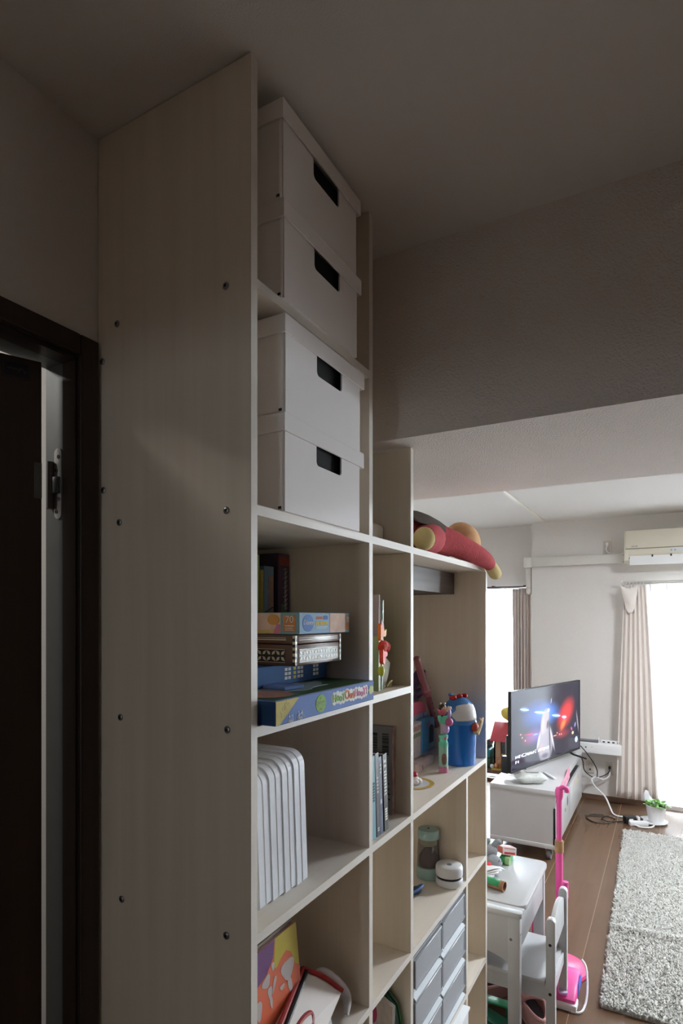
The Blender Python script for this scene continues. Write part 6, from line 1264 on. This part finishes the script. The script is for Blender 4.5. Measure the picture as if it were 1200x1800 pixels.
def ring(p, r, n=22): return [p+sd*math.cos(2*PI*j/n)*r+Vector((0, 0, 1))*math.sin(2*PI*j/n)*r for j in range(n)]
b = B(); b.rings([ring(p0, 0.020), ring(p1, 0.020), ring(p1, 0.0165), ring(p0, 0.0165)], cap=False); part('tube', b, mat('tube_brown', (0.26, 0.125, 0.065), 0.6, noise=(20, 0.15)), ro)
rows = [[p+sd*math.cos(a)*0.0212+Vector((0, 0, 1))*math.sin(a)*0.0212 for a in [0.25+k*0.24 for k in range(13)]] for p in (p0, p0+(p1-p0)*0.25, p0+(p1-p0)*0.5, p0+(p1-p0)*0.75, p0+(p1-p0)*0.92)]
b = B(); b.sheet(rows); p = part('green_sheet', b, mat('sheet_green', (0.03, 0.26, 0.10), 0.45, noise=(40, 0.4)), ro); p.modifiers.new('thickness', 'SOLIDIFY').thickness = 0.001
solo('toy_ball', B().ell((-0.700, 2.370, zt+0.030), (0.038, 0.034, 0.030)), mat('ball_pearl', (0.58, 0.52, 0.47), 0.3, noise=(12, 0.06)), 'pearly beige ball at the near desk edge', 'toy')

# ------------------------------------------------------------------ pink microphone stand
mp0 = Vector((-0.443, 2.885, 0))
ms = thing('microphone_stand', 'bright pink toy microphone stand behind the small chair', 'microphone stand', mp0)
M_MP = mat('hot_pink', (0.80, 0.10, 0.36), 0.35, noise=(12, 0.05)); M_MD = mat('deep_pink', (0.62, 0.06, 0.20), 0.35, noise=(12, 0.05))
part('lower_pole', B().cyl(mp0+Vector((0, 0, 0.02)), mp0+Vector((0, 0, 0.560)), 0.0165), M_MP, ms)
part('upper_pole', B().cyl(mp0+Vector((0, 0, 0.55)), mp0+Vector((0, 0, 0.800)), 0.0125), M_MP, ms)
part('collar', B().lathe([(0.019, 0.540), (0.020, 0.545), (0.020, 0.590), (0.018, 0.596)], mp0, 20), mat('tape_tan', (0.40, 0.22, 0.10), 0.5, noise=(30, 0.15)), ms, 'tan tape collar')
part('neck', B().lathe([(0.014, 0.785), (0.018, 0.800), (0.019, 0.825), (0.012, 0.842)], mp0, 18), M_MP, ms)
part('clip', B().tube(smooth_path([mp0+Vector((0.004, -0.01, 0.835)), mp0+Vector((0.018, -0.01, 0.846)), mp0+Vector((0.032, 0.0, 0.838)), mp0+Vector((0.034, 0.005, 0.822))], 5), 0.0110, 10), M_MP, ms)
part('base', B().lathe([(0.120, 0), (0.125, 0.006), (0.120, 0.018), (0.040, 0.028), (0.020, 0.040)], mp0+Vector((0.0, 0, 0)), 32), M_MD, ms)
part('brace', B().cyl((-0.565, 2.93, 0.0), (-0.545, 2.93, 0.42), 0.0165), M_MD, ms, 'deep pink second pole')
part('brace_link', B().cyl((-0.565, 2.93, 0.02), (-0.443, 2.885, 0.02), 0.010), M_MD, ms)
part('small_mic', B().tube([(-0.418, 2.80, 0.30), (-0.408, 2.80, 0.38), (-0.402, 2.80, 0.445)], [0.014, 0.018, 0.012], 12), M_MP, ms)
# toy amplifier on the floor
am = thing('toy_amplifier', 'pink toy amplifier with a blue panel and white cord', 'toy amplifier', (-0.37, 2.70, 0))
part('case', B().prism([(2.60, 0.012), (2.80, 0.012), (2.815, 0.05), (2.78, 0.080), (2.73, 0.088), (2.64, 0.070), (2.595, 0.045)], 'x', -0.425, -0.335, bev=0.010), M_MP, am)
part('front_panel', B().prism([(2.66, 0.030), (2.77, 0.030), (2.765, 0.066), (2.73, 0.082), (2.68, 0.070)], 'x', -0.3355, -0.332), mat('amp_blue', (0.08, 0.14, 0.60), 0.4, noise=(15, 0.1)), am, smooth=False)
part('foot', B().box(-0.440, -0.330, 2.585, 2.650, 0, 0.030, bev=0.006), M_WHITE, am)
part('knob', B().lathe([(0.018, 0), (0.018, 0.008), (0.010, 0.010)], (-0.385, 2.612, 0.058), 18, M=None), mat('knob_lilac', (0.55, 0.40, 0.62), 0.35, noise=(15, 0.1)), am)
part('cord', B().tube(smooth_path([(-0.335, 2.80, 0.115), (-0.315, 2.78, 0.095), (-0.303, 2.72, 0.05), (-0.303, 2.66, 0.012), (-0.315, 2.60, 0.005), (-0.35, 2.585, 0.005)], 8), 0.0048, 8), M_WHITE, am)
# slippers and green toys on the floor under the chair
M_SP = mat('slipper_pink', (0.50, 0.27, 0.255), 0.95, spec=0.1, noise=(60, 0.12), bump=(300, 0.5, 0.002)); M_SG = mat('slipper_grey', (0.13, 0.14, 0.17), 0.9, noise=(60, 0.2))
def slipper(label, c, rz):
    o = thing('slipper', label, 'slipper', c, rotz=rz, group='pink fleece slippers under the chair', local=True)
    def outline(k, w=1.0): return [(0.120*math.cos(a)*k, (0.047+0.010*math.cos(a))*w*math.sin(a)*k) for a in [2*PI*j/28 for j in range(28)]]
    part('sole', B().prism(outline(1.0), 'z', 0.0, 0.014, bev=0.003), M_SP, o)
    rows = []
    for i in range(9):
        t = i/8; k = 1.0-0.10*t; rows.append([(x_, y_, 0.014+(0.052 if x_ < 0.02 else 0.068)*t) for x_, y_ in outline(k)])
    b = B(); b.rings(rows, cap=False); part('upper', b, M_SP, o).modifiers.new('thickness', 'SOLIDIFY').thickness = 0.008
    rows = []
    for i in range(11):
        x_ = 0.108-0.105*i/10; w = (0.052)*math.sqrt(max(0.02, 1-(x_/0.112)**2)); rows.append([(x_, w*math.cos(a), 0.060+0.030*math.sin(a)*(1-0.3*abs(x_)/0.11)) for a in [PI*j/14 for j in range(15)]])
    b = B(); b.sheet(rows); part('vamp', b, M_SP, o).modifiers.new('thickness', 'SOLIDIFY').thickness = 0.008
    part('insole', B().prism(outline(0.88), 'z', 0.014, 0.022), mat('insole_blue', (0.30, 0.34, 0.38), 0.9, noise=(60, 0.1)), o, smooth=False)
    b = B(); b.rings([[(x_*0.965, y_*0.95, z_) for x_, y_ in outline(0.90)] for z_ in (0.022, 0.045, 0.064)], cap=False); part('lining', b, M_SG, o)
    part('trim', B().tube([(x_, y_, 0.068) for x_, y_ in outline(0.90)][8:22], 0.007, 8), M_SP, o)
    return o
slipper('pink slipper with grey lining in front of the chair leg', (-0.475, 2.470, 0.0), math.radians(118))
slipper('pink slipper with grey lining behind the desk leg', (-0.640, 2.560, 0.0), math.radians(60))
pm = solo('pompom', B().ell((-0.545, 2.545, 0.120), (0.028, 0.028, 0.028)).ell((-0.552, 2.55, 0.060), (0.030, 0.030, 0.062)), mat('pom_white', (0.62, 0.59, 0.54), 0.95, noise=(80, 0.2), bump=(200, 0.8, 0.004)), 'off-white fluffy pompom toy beside the pink slippers', 'soft toy')
gt = thing('toy_tractor', 'green plastic toy pieces on the floor under the desk', 'toy', (-0.60, 2.45, 0))
part('plate', B().box(-0.70, -0.545, 2.405, 2.45, 0.050, 0.058, bev=0.002, M=Matrix.Translation((0, 0, 0)) ), mat('toy_green', (0.05, 0.34, 0.16), 0.4, noise=(15, 0.1)), gt)
part('ramp', B().prism([(-0.70, 0.0), (-0.56, 0.0), (-0.56, 0.012), (-0.69, 0.050)], 'y', 2.33, 2.40), mat('toy_darkgreen', (0.02, 0.13, 0.075), 0.4, noise=(15, 0.1)), gt, smooth=False)
[part('support', B().box(xx, xx+0.02, 2.41, 2.445, 0, 0.05), MATS['toy_darkgreen'], gt, smooth=False) for xx in (-0.69, -0.575)]

# ------------------------------------------------------------------ shag rug
rg = thing('shag_rug', 'thick off-white shag rug on the brown floor', 'rug', (0.6, 3.82, 0))
rx0, rx1, ry0, ry1 = -0.250, 1.45, 2.675, 4.965
def edge_x(y): return rx0-0.045*(y-ry0)/(ry1-ry0)
part('backing', B().prism([(rx0+0.005, ry0+0.005), (rx1, ry0+0.005), (rx1, ry1), (edge_x(ry1)+0.005, ry1-0.005)], 'z', 0.0, 0.008), mat('rug_backing', (0.46, 0.445, 0.41), 0.95, noise=(60, 0.2)), rg, smooth=False)
N = 90000
ux, uy = rng.random(N), rng.random(N)
ty = ry0+uy*(ry1-ry0); ex = rx0-0.045*uy; tx = ex+ux*(rx1-ex)
ridge = 0.014*np.exp(-((ty-(3.36+0.10*(tx-rx0)))/0.030)**2)
tz = 0.006+ridge
ang = rng.random(N)*2*PI; lean_ = 0.004+0.008*rng.random(N); hgt = 0.016+0.009*rng.random(N); wd = 0.0046+0.0026*rng.random(N)
# tufts lean mostly one way, like a brushed pile
lx = np.cos(ang)*lean_; ly = np.sin(ang)*lean_-0.003
V = np.zeros((N, 7, 3)); r0 = rng.random(N)*2*PI
for j in range(3):
    a = r0+j*2*PI/3
    V[:, j, 0] = tx+np.cos(a)*wd; V[:, j, 1] = ty+np.sin(a)*wd; V[:, j, 2] = tz
    V[:, 3+j, 0] = tx+lx*0.55+np.cos(a)*wd*1.1; V[:, 3+j, 1] = ty+ly*0.55+np.sin(a)*wd*1.1; V[:, 3+j, 2] = tz+hgt*0.62
V[:, 6, 0] = tx+lx*1.3; V[:, 6, 1] = ty+ly*1.3; V[:, 6, 2] = tz+hgt
base = np.array([[0, 1, 4], [0, 4, 3], [1, 2, 5], [1, 5, 4], [2, 0, 3], [2, 3, 5], [3, 4, 6], [4, 5, 6], [5, 3, 6]])
Fc = (base[None]+(np.arange(N)*7)[:, None, None]).reshape(-1, 3)
me = bpy.data.meshes.new('pile'); me.vertices.add(N*7); me.vertices.foreach_set('co', (V-np.array(rg.location)).reshape(-1))
me.loops.add(len(Fc)*3); me.loops.foreach_set('vertex_index', Fc.reshape(-1).astype(np.int32)); me.polygons.add(len(Fc)); me.polygons.foreach_set('loop_start', np.arange(0, len(Fc)*3, 3, dtype=np.int32))
me.update(calc_edges=True); me.materials.append(mat('rug_pile', (0.545, 0.535, 0.495), 0.95, spec=0.1, noise=(28, 0.10)))
me.polygons.foreach_set('use_smooth', np.ones(len(Fc), dtype=bool))
po_ = bpy.data.objects.new('pile', me); COL.objects.link(po_); po_.parent = rg; po_['kind'] = 'stuff'

# printed card and paper are matt
for n_, m_ in MATS.items():
    if n_.startswith(('puzzle', 'game_', 'print_', 'logo', 'seal', 'badge', 'gold_ink', 'house_blue')):
        bs_ = m_.node_tree.nodes['Principled BSDF']; bs_.inputs['Roughness'].default_value = 0.65; bs_.inputs['Specular IOR Level'].default_value = 0.15
